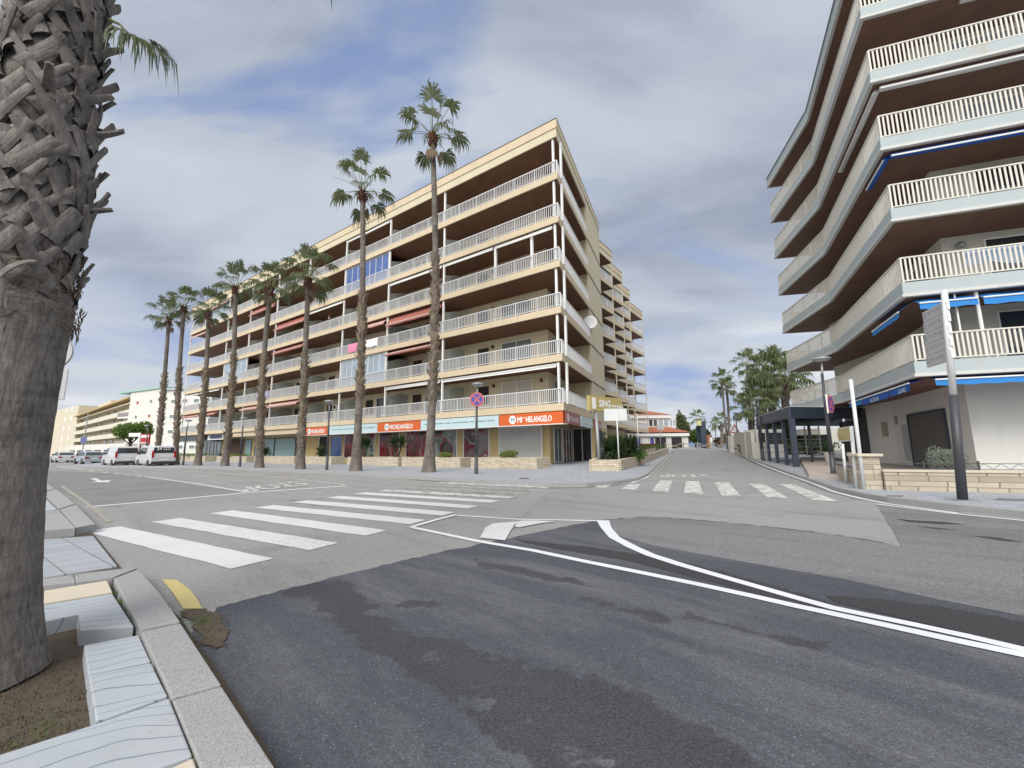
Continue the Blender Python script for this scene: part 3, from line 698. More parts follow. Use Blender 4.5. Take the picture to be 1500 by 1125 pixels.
def palm(label,bpx,tpx,r0,r1,bz,seed,cr=1.0,nf=14,boots=(.2,.55),extra=(),far=False,loc=None,top=None,group='palms lining the avenue',name='palm_tree',stk=3,leafmat=None):
    rng=random.Random(seed)
    b=loc if loc is not None else at(*bpx,bz); tp=top if top is not None else aty(tpx[0],tpx[1],b.y+rng.uniform(-.2,.2))
    root=thing(name,label,'palm tree',b,0,group); T=tp-b; H=T.z
    bow=Vector((rng.uniform(-.2,.2),rng.uniform(-.2,.2),0))*(H/12)
    def ax(u): return T*u+bow*math.sin(math.pi*u)
    def rad(u): return (r1+(r0-r1)*.25*(1-u))+ (r0-r1)*.75*math.exp(-u*H/1.1)
    mb=MB(); k=26; mb.tube([ax(i/k) for i in range(k+1)],[rad(i/k)*(1+rng.uniform(-.02,.02)) for i in range(k+1)],14,0,False)
    mb.build('trunk',M['barkfar'],root,True)
    mb=MB()
    nb=int((boots[1]-boots[0])*H*(44 if not far else 12))
    for i in range(nb):   # shaggy cut leaf bases
        u=boots[0]+(boots[1]-boots[0])*rng.random(); a=rng.uniform(0,6.283); c=ax(u); rr_=rad(u)
        o=Vector((math.cos(a),math.sin(a),0)); tn=Vector((-o.y,o.x,0)); lean=rng.choice((-1,1))*rng.uniform(.2,.7)
        L=rng.uniform(.2,.5); w_=rng.uniform(.06,.12); p=c+o*rr_*.92
        q=p+(o*rng.uniform(.12,.6)+tn*lean+Vector((0,0,1))).normalized()*L
        mb.add([p-tn*w_,p+tn*w_,q+tn*w_*.5,q-tn*w_*.5,p-tn*w_+o*.02+Vector((0,0,-.03))],[(0,1,2,3),(0,4,3),(4,1,2,3)],0)
    if nb: mb.build('leaf_bases',M['bootfar'],root)
    mb=MB()   # shaft of old bases under the crown
    for i in range(70 if not far else 24):
        u=1-rng.uniform(0,.9)*(1.0 if H>6 else .5)/H; a=rng.uniform(0,6.283); c=ax(u); o=Vector((math.cos(a),math.sin(a),0)); tn=Vector((-o.y,o.x,0))
        rr_=r1*1.1+.10*math.sin((1-u)*H/.9*math.pi); L=rng.uniform(.12,.26); w_=.06; p=c+o*rr_; q=p+(o*.5+Vector((0,0,1))).normalized()*L
        mb.add([p-tn*w_,p+tn*w_,q+tn*w_*.6,q-tn*w_*.6,p-tn*w_-o*.1,p+tn*w_-o*.1],[(0,1,2,3),(4,5,1,0)],0)
    mb.build('crown_shaft',M['redboot'],root)
    mb=MB(); c=ax(1.0)
    for i in range(nf):
        az=i*2.39996+rng.uniform(-.3,.3); el=R(84-112*(i/(nf-1))**1.05+rng.uniform(-8,8)); up_=max(0,math.sin(el))
        frond(mb,c+Vector((math.cos(az),math.sin(az),0))*r1*.6,az,el,cr*rng.uniform(1.0,1.35)*(1+.45*up_),cr*rng.uniform(.95,1.2),rng,0,1,.9 if i>2 else .35,22 if not far else 14)
    for az,el,pl,fr in extra: frond(mb,c,az,el,pl,fr,rng,0,1,1,22)
    mb.build('crown',[leafmat or M['palmleaf'],M['petiole']],root)
    if not far:
        mb=MB()
        for i in range(rng.randint(1,3)):
            az=rng.uniform(0,6.28); frond(mb,c-Vector((0,0,.3)),az,R(rng.uniform(-75,-50)),cr*.9,cr*.7,rng,0,0,1.4,14)
        mb.build('dead_frond',M['deadleaf'],root)
    if stk:
        mb=MB()
        for i in range(stk): stalk(mb,c,rng.uniform(0,6.28),rng.uniform(-.2,.9),cr*rng.uniform(1.8,2.6),rng,0)
        mb.build('flower_stalk',M['stalk'],root)
    return root
PL=[('tallest street palm with a sparse crown, its trunk rising nearest the shop corner',(628,692),(633.5,198),.42,.155,1.12,15,(.18,.62),1),
    ('second tallest street palm with a sparse crown, standing beside the slim shop lamp post',(521,690),(531,280),.42,.155,1.1,15,(.22,.60),2),
    ('street palm with a full green crown before the balconies, third from the shop corner',(440,687.4),(452,408),.36,.165,1.02,21,(.10,.58),3),
    ('street palm with a full crown and shaggy trunk before the pale blue shopfront edge',(380,685.4),(397,421),.36,.165,.92,18,(.1,.6),4),
    ('street palm with shaggy lower trunk, fifth from the shop corner, by the dark green doorway',(329,683),(345,420),.36,.165,.97,18,(.1,.6),5),
    ('shorter street palm with its crown against the left end of the balconies',(289.5,682),(306,456),.36,.17,.94,18,(.08,.6),6),
    ('slender palm crossing the white building, second from the left in the row',(257,680.5),(269.5,450),.36,.17,.97,18,(.12,.6),7),
    ('leftmost slender palm of the row, standing behind the grey vans',(229,679.5),(247.5,466),.36,.17,.98,18,(.12,.6),8)]
for lb,b,tp,r0,r1,crs,nf,bo,sd in PL: palm(lb,b,tp,r0,r1,.12,sd,crs,nf,bo,stk=4 if sd<3 else 2)
# ---------------- the near palm
rng=random.Random(77)
base=Vector((-3.44,2.80,.03)); topx=aty(98,0,2.86)
Tn=(topx-base); Tn=Tn/Tn.z
root=thing('palm_tree','huge foreground palm with a smooth grey trunk and criss-cross cut leaf bases','palm tree',base)
H0=9.2
def nax(z): return Tn*z+Vector((.05*math.sin(z*.9),0,0))
def nrad(z):
    r=.268+.17*math.exp(-z/.45)+.018*math.sin(z*2.6+.8)
    if z>2.4: r=.255+.02*math.sin((z-2.4)*1.5)
    return r
mb=MB(); k=150; nn_=56; vs=[];fs=[]
for i in range(k+1):
    z=H0*i/k; c=nax(z)
    for j in range(nn_):
        a=2*math.pi*j/nn_; r=nrad(z)
        if z<2.6: r+=.006*noise.noise(Vector((math.cos(a)*4,math.sin(a)*4,z*13)))+.010*noise.noise(Vector((math.cos(a)*14,math.sin(a)*14,z*1.7)))
        else: r-=.03
        vs.append(c+Vector((math.cos(a)*r,math.sin(a)*r,0)))
for i in range(k):
    for j in range(nn_): fs.append((i*nn_+j,i*nn_+(j+1)%nn_,(i+1)*nn_+(j+1)%nn_,(i+1)*nn_+j))
mb.add(vs,fs); mb.build('trunk',M['bark'],root,True)
def boot(mb,p,d,o,L,w0,w1,th,curl,rng,mi=0,ragged=True):
    """a cut petiole base: thick curved plank starting at p, growing along d, facing outward o"""
    d=d.normalized(); s=d.cross(o).normalized(); o=s.cross(d).normalized(); n=6; cs=5; top=[];bot=[]
    for i in range(n+1):
        u=i/n; c=p+d*L*u+o*(curl*u*u*L); w=w0+(w1-w0)*u**.7
        for j in range(cs):
            v=(j/(cs-1))*2-1; lift=(-.32*w*v*v)
            e=rng.uniform(-.03,.03)*L if (i==n and ragged) else 0
            top.append(c+s*w*v+o*(lift+th)+d*e); bot.append(c+s*w*v*.92+o*(lift-th*.4)+d*e)
    vs=top+bot; m=len(top); fs=[]
    for i in range(n):
        for j in range(cs-1):
            a=i*cs+j; fs.append((a,a+1,a+cs+1,a+cs)); fs.append((m+a,m+a+cs,m+a+cs+1,m+a+1))
    for i in range(n):
        a=i*cs; fs.append((a,a+cs,m+a+cs,m+a)); a=i*cs+cs-1; fs.append((a,m+a,m+a+cs,a+cs))
    a=n*cs
    for j in range(cs-1): fs.append((a+j,a+j+1,m+a+j+1,m+a+j))
    mb.add(vs,fs,mi)
mb=MB(); z=2.42; i=0
while z<8.7:
    a=i*2.39996+rng.uniform(-.15,.15); o=Vector((math.cos(a),math.sin(a),0)); tn=Vector((-o.y,o.x,0)); c=nax(z)
    for lean in ((-1,1) if rng.random()<.62 else (rng.choice((-1,1)),)):
        out=rng.uniform(.03,.20); L=rng.uniform(.2,.40); w0=rng.uniform(.038,.066)
        p=c+o*(nrad(z)-.035+rng.uniform(0,.05))-tn*lean*.10
        boot(mb,p,(tn*lean*rng.uniform(.35,.8)+Vector((0,0,1))+o*out),o,L,w0,w0*rng.uniform(.4,.8),.010,rng.uniform(-.25,.25),rng)
    if rng.random()<.04:   # a stub sticking out
        p=c+o*(nrad(z)-.02); boot(mb,p,(o*rng.uniform(.6,1.1)+Vector((0,0,rng.uniform(.1,.8)))+tn*rng.uniform(-.4,.4)),(Vector((0,0,1))-o*.2),rng.uniform(.18,.30),.05,.02,.012,rng.uniform(-.4,.3),rng)
    z+=.0115; i+=1
mb.build('leaf_bases',M['boot'],root)
mb=MB()     # fibrous skirt where the smooth trunk ends
for i in range(900):
    a=rng.uniform(0,6.283); z=rng.uniform(2.22,2.72); o=Vector((math.cos(a),math.sin(a),0)); tn=Vector((-o.y,o.x,0)); p=nax(z)+o*(nrad(z)+rng.uniform(-.02,.03))
    d=(tn*rng.uniform(-1,1)+Vector((0,0,rng.uniform(-.5,.4)))+o*.03).normalized()*rng.uniform(.06,.16); s=Vector((0,0,.0028))
    mb.add([p-s,p+s,p+d*.6+o*.01,p+d],[(0,1,2),(0,2,3)])
mb.build('fibre_skirt',M['bootfar'],root)
mb=MB()
for lean,a,L in ((1,-1.15,.40),(-1,-.6,.42)):   # two loose bases hanging at the bottom of the skirt
    o=Vector((math.cos(a),math.sin(a),0)); tn=Vector((-o.y,o.x,0)); p=nax(2.62)+o*.33
    boot(mb,p,(tn*.9*lean*.6+o*.5+Vector((0,0,-.35))),Vector((0,0,1)),L,.035,.012,.01,-.6,rng)
mb.build('leaf_base',M['boot'],root)
mb=MB(); c=nax(H0)
for i in range(26):
    az=i*2.39996; el=R(80-100*(i/25)); frond(mb,c+Vector((math.cos(az),math.sin(az),0))*.2,az,el,1.6,1.15,rng,0,1,1,26)
mb.build('crown',[M['palmleaf'],M['petiole']],root)
mb=MB()   # the single low leaf seen beside the trunk
p0=aty(176,36,2.95)-base; p1=aty(186,47,2.95)-base
mb.tube([p0-Vector((.1,0,-.05)),p0,p1],[.012,.01,.008],5,1,False)
for k in range(2):
    fan(mb,p1+Vector((0,.02*k,0)),Vector((.75,.1,-.22)),Vector((.2,-.55,.8)),.50,rng,0,30,80,1.15,.2)
mb.build('leaf',[M['palmleaf'],M['petiole']],root)
# ================================================================= shrubs
def leaves(mb,c,rx,ry,rz,n,size,rng,mi=0,shell=.35,elong=1.8):
    c=Vector(c)
    for _ in range(n):
        v=Vector((rng.gauss(0,1),rng.gauss(0,1),rng.gauss(0,1))).normalized()*(1-shell*rng.random()**1.2)
        p=c+Vector((v.x*rx,v.y*ry,v.z*rz)); s=size*rng.uniform(.6,1.3)
        a=Vector((rng.gauss(0,1),rng.gauss(0,1),rng.gauss(0,1)+.4)).normalized(); b=a.cross(Vector((rng.gauss(0,1),rng.gauss(0,1),rng.gauss(0,1)))).normalized()
        mb.add([p,p+b*s*.45+a*s*elong*.5,p+a*s*elong,p-b*s*.45+a*s*elong*.5],[(0,1,2,3)],mi)
def bush(label,c,rx,ry,rz,n,size,m,seed,cat='shrub',group=None,name='shrub',lob=6):
    rng=random.Random(seed); root=thing(name,label,cat,c,0,group); mb=MB()
    leaves(mb,(0,0,rz*.55),rx*.8,ry*.8,rz*.7,n//2,size,rng)
    for _ in range(lob):
        a=rng.uniform(0,6.28); leaves(mb,(math.cos(a)*rx*.5,math.sin(a)*ry*.5,rz*rng.uniform(.5,.95)),rx*.5,ry*.5,rz*.45,n//2//lob,size,rng)
    mb.build('foliage',m,root)
    mb=MB()
    for _ in range(7):
        a=rng.uniform(0,6.28); mb.tube([(0,0,0),(math.cos(a)*rx*.3,math.sin(a)*ry*.3,rz*.5),(math.cos(a)*rx*.6,math.sin(a)*ry*.6,rz)],[.02,.012,.005],4)
    mb.build('stem',M['barkb'],root); return root
def spiky(label,c,r,h,n,m,seed,trunk=.0,cat='yucca',name='yucca_plant',w=.03,heads=3):
    rng=random.Random(seed); root=thing(name,label,cat,c); mb=MB(); tb=MB()
    for q in range(heads):
        hx,hy,hz=(rng.uniform(-.4,.4)*r,rng.uniform(-.4,.4)*r,trunk+rng.uniform(0,.3)*h)
        tb.tube([(hx*.3,hy*.3,0),(hx,hy,hz+.05)],[.07,.05],6)
        for _ in range(n//heads):
            az=rng.uniform(0,6.28); el=R(rng.uniform(-25,85)); L=r*rng.uniform(.7,1.05)
            d=Vector((math.cos(az)*math.cos(el),math.sin(az)*math.cos(el),math.sin(el)*h/r)); s=Vector((-math.sin(az),math.cos(az),0))*w
            p=Vector((hx,hy,hz)); p1=p+d*L*.6; p2=p+d*L+Vector((0,0,-.12*L))
            mb.add([p-s*.5,p+s*.5,p1+s,p1-s,p2],[(0,1,2,3),(3,2,4)])
    mb.build('foliage',m,root); tb.build('stem',M['barkb'],root); return root
# ================================================================= stone planters before the shops
def planter(label,a,b,depth,h,m,ends=None,name='stone_planter',group='stone planters'):
    d=(b-a); d.z=0; L=d.length; rz=math.atan2(d.y,d.x)
    root=thing(name,label,'planter',(a.x,a.y,a.z),rz,group)
    mb=MB(); t_=.18; s=1 if depth>0 else -1; D=abs(depth)
    y=lambda v:v*s
    mb.box(0,L,y(0),y(t_),-.1,h); mb.box(0,L,y(D-t_),y(D),-.1,h); mb.box(0,t_,y(t_),y(D-t_),-.1,h); mb.box(L-t_,L,y(t_),y(D-t_),-.1,h)
    mb.build('wall',m,root,bevel=.012)
    mb=MB(); mb.box(t_,L-t_,y(t_),y(D-t_),-.05,h-.08); mb.build('soil',M['soil'],root); return root
A_d=Vector((-.81157,.58425,0)); A_n=Vector((.58425,.81157,0)); KA=Vector((3.33,27.5,0))
def pa(s,n,z=0): return KA+A_d*s+A_n*n+Vector((0,0,z))
for i,(s0,s1,n0,dp,h) in enumerate([(.3,5.4,-2.9,1.5,.72),(6.6,12.6,-2.6,1.4,.70),(13.0,19.6,-2.6,1.4,.70),(22,27.5,-2.6,1.3,.7),(28.2,36.5,-2.7,1.3,.7),(38.5,46.5,-2.7,1.3,.7),(49.8,58,-2.8,1.3,.7),(59,68,-2.8,1.3,.7)]):
    lbs=['cream stone planter with a clipped yellow-green bush beside the corner pillar','cream stone planter directly behind the tallest palm','cream stone planter holding yuccas and a cactus under the smaller red sign','cream stone planter behind the second tallest palm','cream stone planter right of the lamp post with the flat disc','cream stone planter below the pale blue shopfront','cream stone planter before the dark green doorway','leftmost cream stone planter beside the grey van']
    a=pa(s1,n0,.12); b=pa(s0,n0,.12); planter(lbs[i],a,b,dp,h,M['stone2'])
bush('clipped yellow-green dome bush in the planter below the white roller shutter',pa(2.9,-2.2,.74),.72,.45,.42,1800,.05,M['lime'],21,name='dome_bush')
bush('small bright yellow-green bush in the planter right of the tallest palm',pa(8.6,-2.0,.72),.5,.4,.36,1100,.05,M['lime'],22,name='dome_bush')
spiky('large dark yucca in the planter against the red graphics, right beside the tallest palm',pa(14.2,-1.8,.7),1.0,1.0,420,M['darkleaf'],23,.9,heads=4)
spiky('dark yucca over the pale boulder between the two tallest palms',pa(18.4,-1.8,.7),.9,.9,380,M['darkleaf'],24,1.0,heads=4)
spiky('pale green agave with broad leaves at the planter end between the palms',pa(17.2,-2.0,.62),.55,.5,60,M['greyleaf'],25,.1,'agave','agave_plant',.07,1)
spiky('dark yucca beside the slim lamp post behind the second tallest palm',pa(25.2,-1.9,.7),.8,.8,260,M['darkleaf'],26,.4,heads=3)
spiky('dark cycad in the planter before the pale blue shopfront',pa(36.0,-1.9,.7),1.0,.8,300,M['darkleaf'],27,.35,heads=3)
bush('low yellow-green hedge in the planter under the pale blue shopfront',pa(42.0,-2.1,.66),1.6,.4,.35,1200,.06,M['lime'],28,name='hedge')
bush('low dark shrub at the left end of the pale blue shopfront',pa(46.0,-2.1,.66),.8,.4,.4,700,.06,M['darkleaf'],29)
bush('low ragged green hedge under the dark green doorway',pa(54,-2.1,.66),2.8,.4,.4,1300,.06,M['leaf'],30,name='hedge')
bush('low green hedge in the leftmost planter before the dark shop',pa(63,-2.1,.66),3.2,.4,.45,1300,.06,M['leaf'],31,name='hedge')
mb=MB(); mb.lathe([(.02,0),(.22,.05),(.26,.3),(.16,.6),(.04,.72)],9); o=mb.build('boulder',M['creamslab'],None,True); o.location=pa(18.9,-2.3,.7); tag(o,'pale upright boulder on the planter under the yucca','boulder')
# planter beside the side street
P1=at(867,690.5,.12); P2=at(907,690.3,.12)
def wallline(label,pts,h,th,m,name='stone_wall',capm=None,cat='wall'):
    root=thing(name,label,cat,pts[0]); mb=MB(); cp=MB(); o=pts[0]
    for a,b in zip(pts[:-1],pts[1:]):
        d=(b-a).normalized(); n=Vector((-d.y,d.x,0))*th/2; g=Vector((0,0,1))
        q=[a-n-o,a+n-o,b+n-o,b-n-o]
        mb.add([(*v.xy,v.z-.2) for v in q]+[(*v.xy,v.z+h) for v in q],[(0,1,2,3),(4,7,6,5),(0,4,5,1),(1,5,6,2),(2,6,7,3),(3,7,4,0)])
        if capm:
            n2=n*1.25; q=[a-n2-o-d*.03,a+n2-o-d*.03,b+n2-o+d*.03,b-n2-o+d*.03]
            cp.add([(*v.xy,v.z+h+.002) for v in q]+[(*v.xy,v.z+h+.062) for v in q],[(0,1,2,3),(4,7,6,5),(0,4,5,1),(1,5,6,2),(2,6,7,3),(3,7,4,0)])
    mb.build('wall',m,root)
    if capm: cp.build('coping',capm,root)
    return root
w1=[P1,at(907,690.3,.12),at(935,682,.12),at(960,672,.12),at(978,664,.12)]
wallline('cream stone planter wall curving along the side street pavement',w1,.62,.25,M['stone2'],cat='planter')
wallline('short cream stone wall end facing the shop entrance',[P1,at(880,683,.12)],.62,.25,M['stone2'],cat='planter')
mb=MB(); q=[v+Vector((-.05,.05,.45)) for v in w1]+[w1[4]+Vector((-3.5,0,.45)),w1[2]+Vector((-2,2,.45)),at(880,683,.12)+Vector((0,0,.45))]
mb.add([(p.x,p.y,p.z) for p in q],[list(range(len(q)))]); tag(mb.build('planting_bed',M['soil']),kind='structure')
def yz(px,Y,z): v=aty(px,650,Y); return Vector((v.x,v.y,z))
spiky('big dark green cycad bush filling the planter beside the side street',yz(898,26.6,.55),1.15,1.2,900,M['darkleaf'],40,.45,'cycad','cycad_plant',.035,6)
spiky('dark cycad growing behind the white street sign at the shop entrance',yz(913,29,.6),1.25,1.2,600,M['darkleaf'],41,.6,'cycad','cycad_plant',.04,5)
bush('long bright green hedge in the planter along the side street',yz(926,29.5,.55),.75,2.2,.5,2600,.08,M['leaf'],42,name='hedge',lob=9)
# ================================================================= street lamps
def lampost(label,bpx,hpx,base_z=.12,rbase=.085,rt=.05,disc=.34,armlen=None,group='disc street lamps',sleeve=True,Y=None):
    b=at(*bpx,base_z) if Y is None else aty(bpx[0],bpx[1],Y)
    hp=aty(hpx[0],hpx[1],b.y); root=thing('street_lamp',label,'street lamp',b,0,group); h=hp-b
    pt=Vector((h.x*.55-.02,0,h.z-.62))
    mb=MB(); mb.tube([(0,0,-.1),(0,0,.02),(0,0,1.0)],[rbase*1.2,rbase*1.15,rbase],12); mb.tube([(0,0,.98),pt],[rbase*.92,rt],12); mb.tube([(0,0,.95),(0,0,1.02)],[rbase*1.12]*2,12); mb.build('pole',M['post'],root,True)
    mb=MB(); mb.tube([pt-Vector((0,0,.15)),pt+Vector((.02,0,.12)),(h.x,0,h.z-.06)],[.05,.045,.03],8); mb.build('arm',M['grey'],root,True)
    mb=MB(); mb.lathe([(disc*.3,-.10),(disc*.95,-.03),(disc,.0),(disc*.85,.05),(disc*.3,.10),(.02,.11)],24,M=Matrix.Translation((h.x,0,h.z))); l=mb.build('lamp_head',M['grey'],root,True)
    mb=MB(); mb.lathe([(disc*.62,-.075),(disc*.62,-.062)],20,M=Matrix.Translation((h.x,0,h.z-.01))); o=mb.build('lens',M['lamp'],l)
    return root
def disc_sign(name,label,c,nrm,r,front='nostop',cat='road sign'):
    nrm=nrm.normalized(); rot=nrm.to_track_quat('Z','Y').to_matrix().to_4x4()
    root=thing(name,label,cat,c); 
    mb=MB(); mb.lathe([(r,-.02),(r,0.0)],32,M=rot); mb.build('sign_plate',M['signback'],root)
    if front:
        mb=MB(); mb.lathe([(r*.99,0.003),(r*.99,.008)],32,0,M=rot); mb.lathe([(r*.78,.009),(r*.78,.013)],32,1,M=rot)
        for a in (45,-45):
            mb.box(-r*.78,r*.78,-r*.11,r*.11,.014,.018+.001*(a>0),0,M=rot@Matrix.Rotation(R(a),4,'Z'))
        mb.build('sign_face',[M['signred'],M['signblue']],root)
    return root
l1=lampost('disc street lamp on the corner carrying the round no-stopping sign',(697.5,695),(700,563))
c=aty(698.5,585,at(697.5,695,.12).y-.14); disc_sign('no_stopping_sign','round red and blue no-stopping sign facing the junction on the corner lamp post',c,Vector((0,-1,.0)),.37)
lampost('slim disc street lamp standing between the second and third palms',(478.5,688.5),(482.5,588))
l3=lampost('disc street lamp on the right pavement before the pergola, leaning slightly',(1222,701),(1203,526))
c=aty(1213,592,at(1222,701,.12).y-.1); disc_sign('no_stopping_sign','round no-stopping sign seen nearly edge-on, on the lamp post before the pergola',c+Vector((.1,0,0)),Vector((.9,-1.25,0)),.36)
mb=MB(); p=c+Vector((-.02,.05,0)); mb.box(-.02,.02,-.33,.33,-.38,.38,M=Matrix.Translation(p)@Matrix.Rotation(R(-34),4,'Z')); tag(mb.build('sign_back_panel',M['white']),'white rectangular plate fixed behind the round sign on the leaning lamp','sign plate')
lampost('disc street lamp at the far end of the navy pergola',(1118.5,675),(1110,583.5))
lampost('small far disc street lamp beside the triangular warning sign',(1083,665),(1077,605),disc=.3)
lampost('small far street lamp among the twin thin palms at the street end',(1067,659.5),(1064,611),disc=.3)
lampost('thin dark street lamp before the dark green doorway',(351,683.8),(357,613),disc=.3)
lampost('street lamp with bent arm right of the grey van',(268,681.5),(276,616),disc=.32)
lampost('distant street lamp rising over the parked grey vans',(213,678),(215,623.5),disc=.3)
# ================================================================= signs on the right pavement
b=at(1410,733,.12); top=aty(1383,425,b.y); root=thing('direction_sign_post','tall two-tone sign post with five stacked direction boards, nearest on the right pavement','signpost',b)
h=top-b; mid=h*((2.45)/h.z)
mb=MB(); mb.tube([(0,0,-.05),mid],[.095,.085],16); mb.build('lower_pole',M['post'],root,True)
mb=MB(); mb.tube([mid,h],[.07,.065],16); mb.build('upper_pole',M['galv'],root,True)
mb=MB(); mb.box(-.28,.28,-.16,.16,-.02,.02); mb.build('base_plate',M['grey'],root)
dirv=(Vector((.35,.937,0))).normalized(); nr=Vector((-.937,.35,0))
for i in range(5):
    z0=h.z-.28-.305*i; cx_=h*(z0/h.z)
    mb=MB(); s=dirv; Lb=1.0
    for (a0,a1,zz0,zz1,mi) in ((.06,Lb,-.288,0,0),(-.10,.06,-.24,-.03,1)):
        q=[cx_+s*a0-nr*.03,cx_+s*a1-nr*.03,cx_+s*a1+nr*.03,cx_+s*a0+nr*.03]
        mb.add([v+Vector((0,0,zz0)) for v in q]+[v+Vector((0,0,zz1)) for v in q],[(0,3,2,1),(4,5,6,7),(0,1,5,4),(1,2,6,5),(2,3,7,6),(3,0,4,7)],mi)
    pb=mb.build('direction_board',[M['signback'],M['white']],root,bevel=.01)
    mb=MB(); r2=random.Random(i)   # unreadable small lettering, weathered
    for k in range(3):
        x=Lb-.25-.2*k; q=cx_+s*x+nr*.034+Vector((0,0,-.16+.02*r2.random()))
        mb.add([q,q-s*.13,q-s*.13+Vector((0,0,.07)),q+Vector((0,0,.07))],[(0,1,2,3)])
    q=cx_+s*(Lb-.04)+nr*.034; mb.add([q+Vector((0,0,-.2)),q-s*.1+Vector((0,0,-.2)),q-s*.1+Vector((0,0,-.06)),q+Vector((0,0,-.06))],[(0,1,2,3)])
    mb.build('lettering',mat('faded_lettering',(.36,.36,.39) if i!=3 else (.46,.36,.35),.6,.1),pb)
def pole(name,label,bpx,tpx,r,m,bz=.12,cat='post'):
    b=at(*bpx,bz); tp=aty(*tpx,b.y); mb=MB(); mb.tube([(0,0,-.05),(tp-b)*.5,tp-b],[r,r,r],12); o=mb.build(name,m,None,True); o.location=b; return tag(o,label,cat)
pole('signpost','tall bare white post beside the stone pillar',(1266,717),(1246,556),.05,M['galv'])
b1=at(1240,708,.12); b2=at(1255,715.5,.12)
root=thing('arrow_sign','small yellow arrow-shaped sign on two white legs before the pergola','sign',b2)
mb=MB(); t1=aty(1234,650,b1.y)-b2; mb.tube([b1-b2,t1],[.045,.045],10); mb.build('leg',M['galv'],root,True)
mb=MB(); t2=aty(1247,625,b2.y)-b2; mb.tube([(0,0,-.05),t2],[.05,.05],10); mb.build('leg',M['galv'],root,True)
A=aty(1247.5,624,b2.y-.05)-b2; Bq=aty(1247.5,645.5,b2.y-.05)-b2; Cc=aty(1229,647,b1.y-.2)-b2; Dd=aty(1227,627,b1.y-.2)-b2; Tt=aty(1226,637,b1.y-.15)-b2
mb=MB(); out=[A,Bq,Cc,Tt,Dd]; nn2=(Bq-A).cross(Dd-A).normalized()*.04
mb.add([v for v in out]+[v+nn2 for v in out],[(0,1,2,3,4),(9,8,7,6,5)]+[(i,(i+1)%5,5+(i+1)%5,5+i) for i in range(5)]); mb.build('board',M['galv'],root)
cen=sum(out,Vector())/5
for sg in (-1,1):
    mb=MB(); inn=[cen+(v-cen)*.86 for v in out]; mb.add([v+(nn2*1.15 if sg>0 else -nn2*.15) for v in inn],[(0,1,2,3,4)]); mb.build('board_face',M['yellowsign'],root)
for (pb,pt,lb) in (((907.5,688,),(903,601),'white post carrying a blank oval sign at the shop entrance'),((936,675),(933,606),'thin white post farther along the side street planter'),):
    pole('signpost',lb,pb,pt,.04,M['galv'])
b=at(907.5,688,.12); c=aty(903,606,b.y); mb=MB(); mb.box(-.72,.62,.02,.05,-.42,.30,M=Matrix.Translation(c)); tag(mb.build('street_sign',M['galv'],bevel=.1),'blank white rounded sign board facing away at the shop entrance','sign')
b=at(968,664,.12); c=aty(967,626,b.y); pole('signpost','grey post of the small far sign before the restaurant',(968,664),(967,626),.05,M['grey']); mb=MB(); mb.box(-.42,.42,-.02,.02,-.35,.35,M=Matrix.Translation(c+Vector((0,-.07,0)))); tag(mb.build('street_sign',M['signback'],bevel=.05),'small grey square sign before the restaurant','sign')
# yellow board sign
b=yz(877.5,26,.1); A=aty(861.5,579,b.y-.4); B2=aty(909,592,b.y+1.6); 
root=thing('yellow_board_sign','long faded yellow board sign on a grey post over the side entrance','sign',b)
mb=MB(); tp=aty(873,602,b.y)-b; mb.tube([(0,0,-.4),tp],[.11,.10],10); mb.build('pole',M['grey'],root,True)
zt=A.z; zb=aty(863,601.5,b.y-.4).z; u=(B2-A); u.z=0; u.normalize(); L=(B2-A).length; nrm=Vector((u.y,-u.x,0)); o=A-b; 
def bd(mb,x0,x1,z0,z1,y0,y1,mi=0):
    q=[(x0,y0),(x1,y0),(x1,y1),(x0,y1)]; P=[o+u*x+nrm*y for x,y in q]
    mb.add([Vector((v.x,v.y,z0-b.z)) for v in P]+[Vector((v.x,v.y,z1-b.z)) for v in P],[(0,3,2,1),(4,5,6,7),(0,1,5,4),(1,2,6,5),(2,3,7,6),(3,0,4,7)],mi)
mb=MB(); bd(mb,0,L,zb,zt,-.12,.12); pb=mb.build('board',M['yellowsign'],root)
mb=MB(); bd(mb,.18,.55,zb+.12,zt-.12,.125,.13); 
add_text(mb,'SING',Vector((o.x,o.y,0))+u*.85+nrm*.135+Vector((0,0,zb-b.z+.28)),u*1.1,Vector((0,0,.42)),0,.03)
for k in range(5): bd(mb,2.1+.24*k,2.27+.24*k,zb+.3,zb+.46,.125,.13)
mb.build('lettering',M['white'],pb)
# triangular warning sign far
b=at(1079,662,.12); c=aty(1078,630,b.y); root=thing('warning_sign','far triangular red-edged warning sign by the white wall','road sign',b)
mb=MB(); mb.tube([(0,0,0),(0,0,(c-b).z)],[.04,.04],8); mb.build('pole',M['post'],root)
mb=MB(); z=(c-b).z; 
for r_,yy,mi in ((.75,-.05,0),(.5,-.08,1)):
    T3=[(r_*math.cos(R(a)),yy,z+r_*math.sin(R(a))) for a in (90,210,330)]; T4=[(x,y+.02,zz2) for x,y,zz2 in T3]; mb.add(T3+T4,[(0,1,2),(5,4,3),(0,3,4,1),(1,4,5,2),(2,5,3,0)],mi)
mb.build('sign_plate',[M['signred'],M['white']],root)
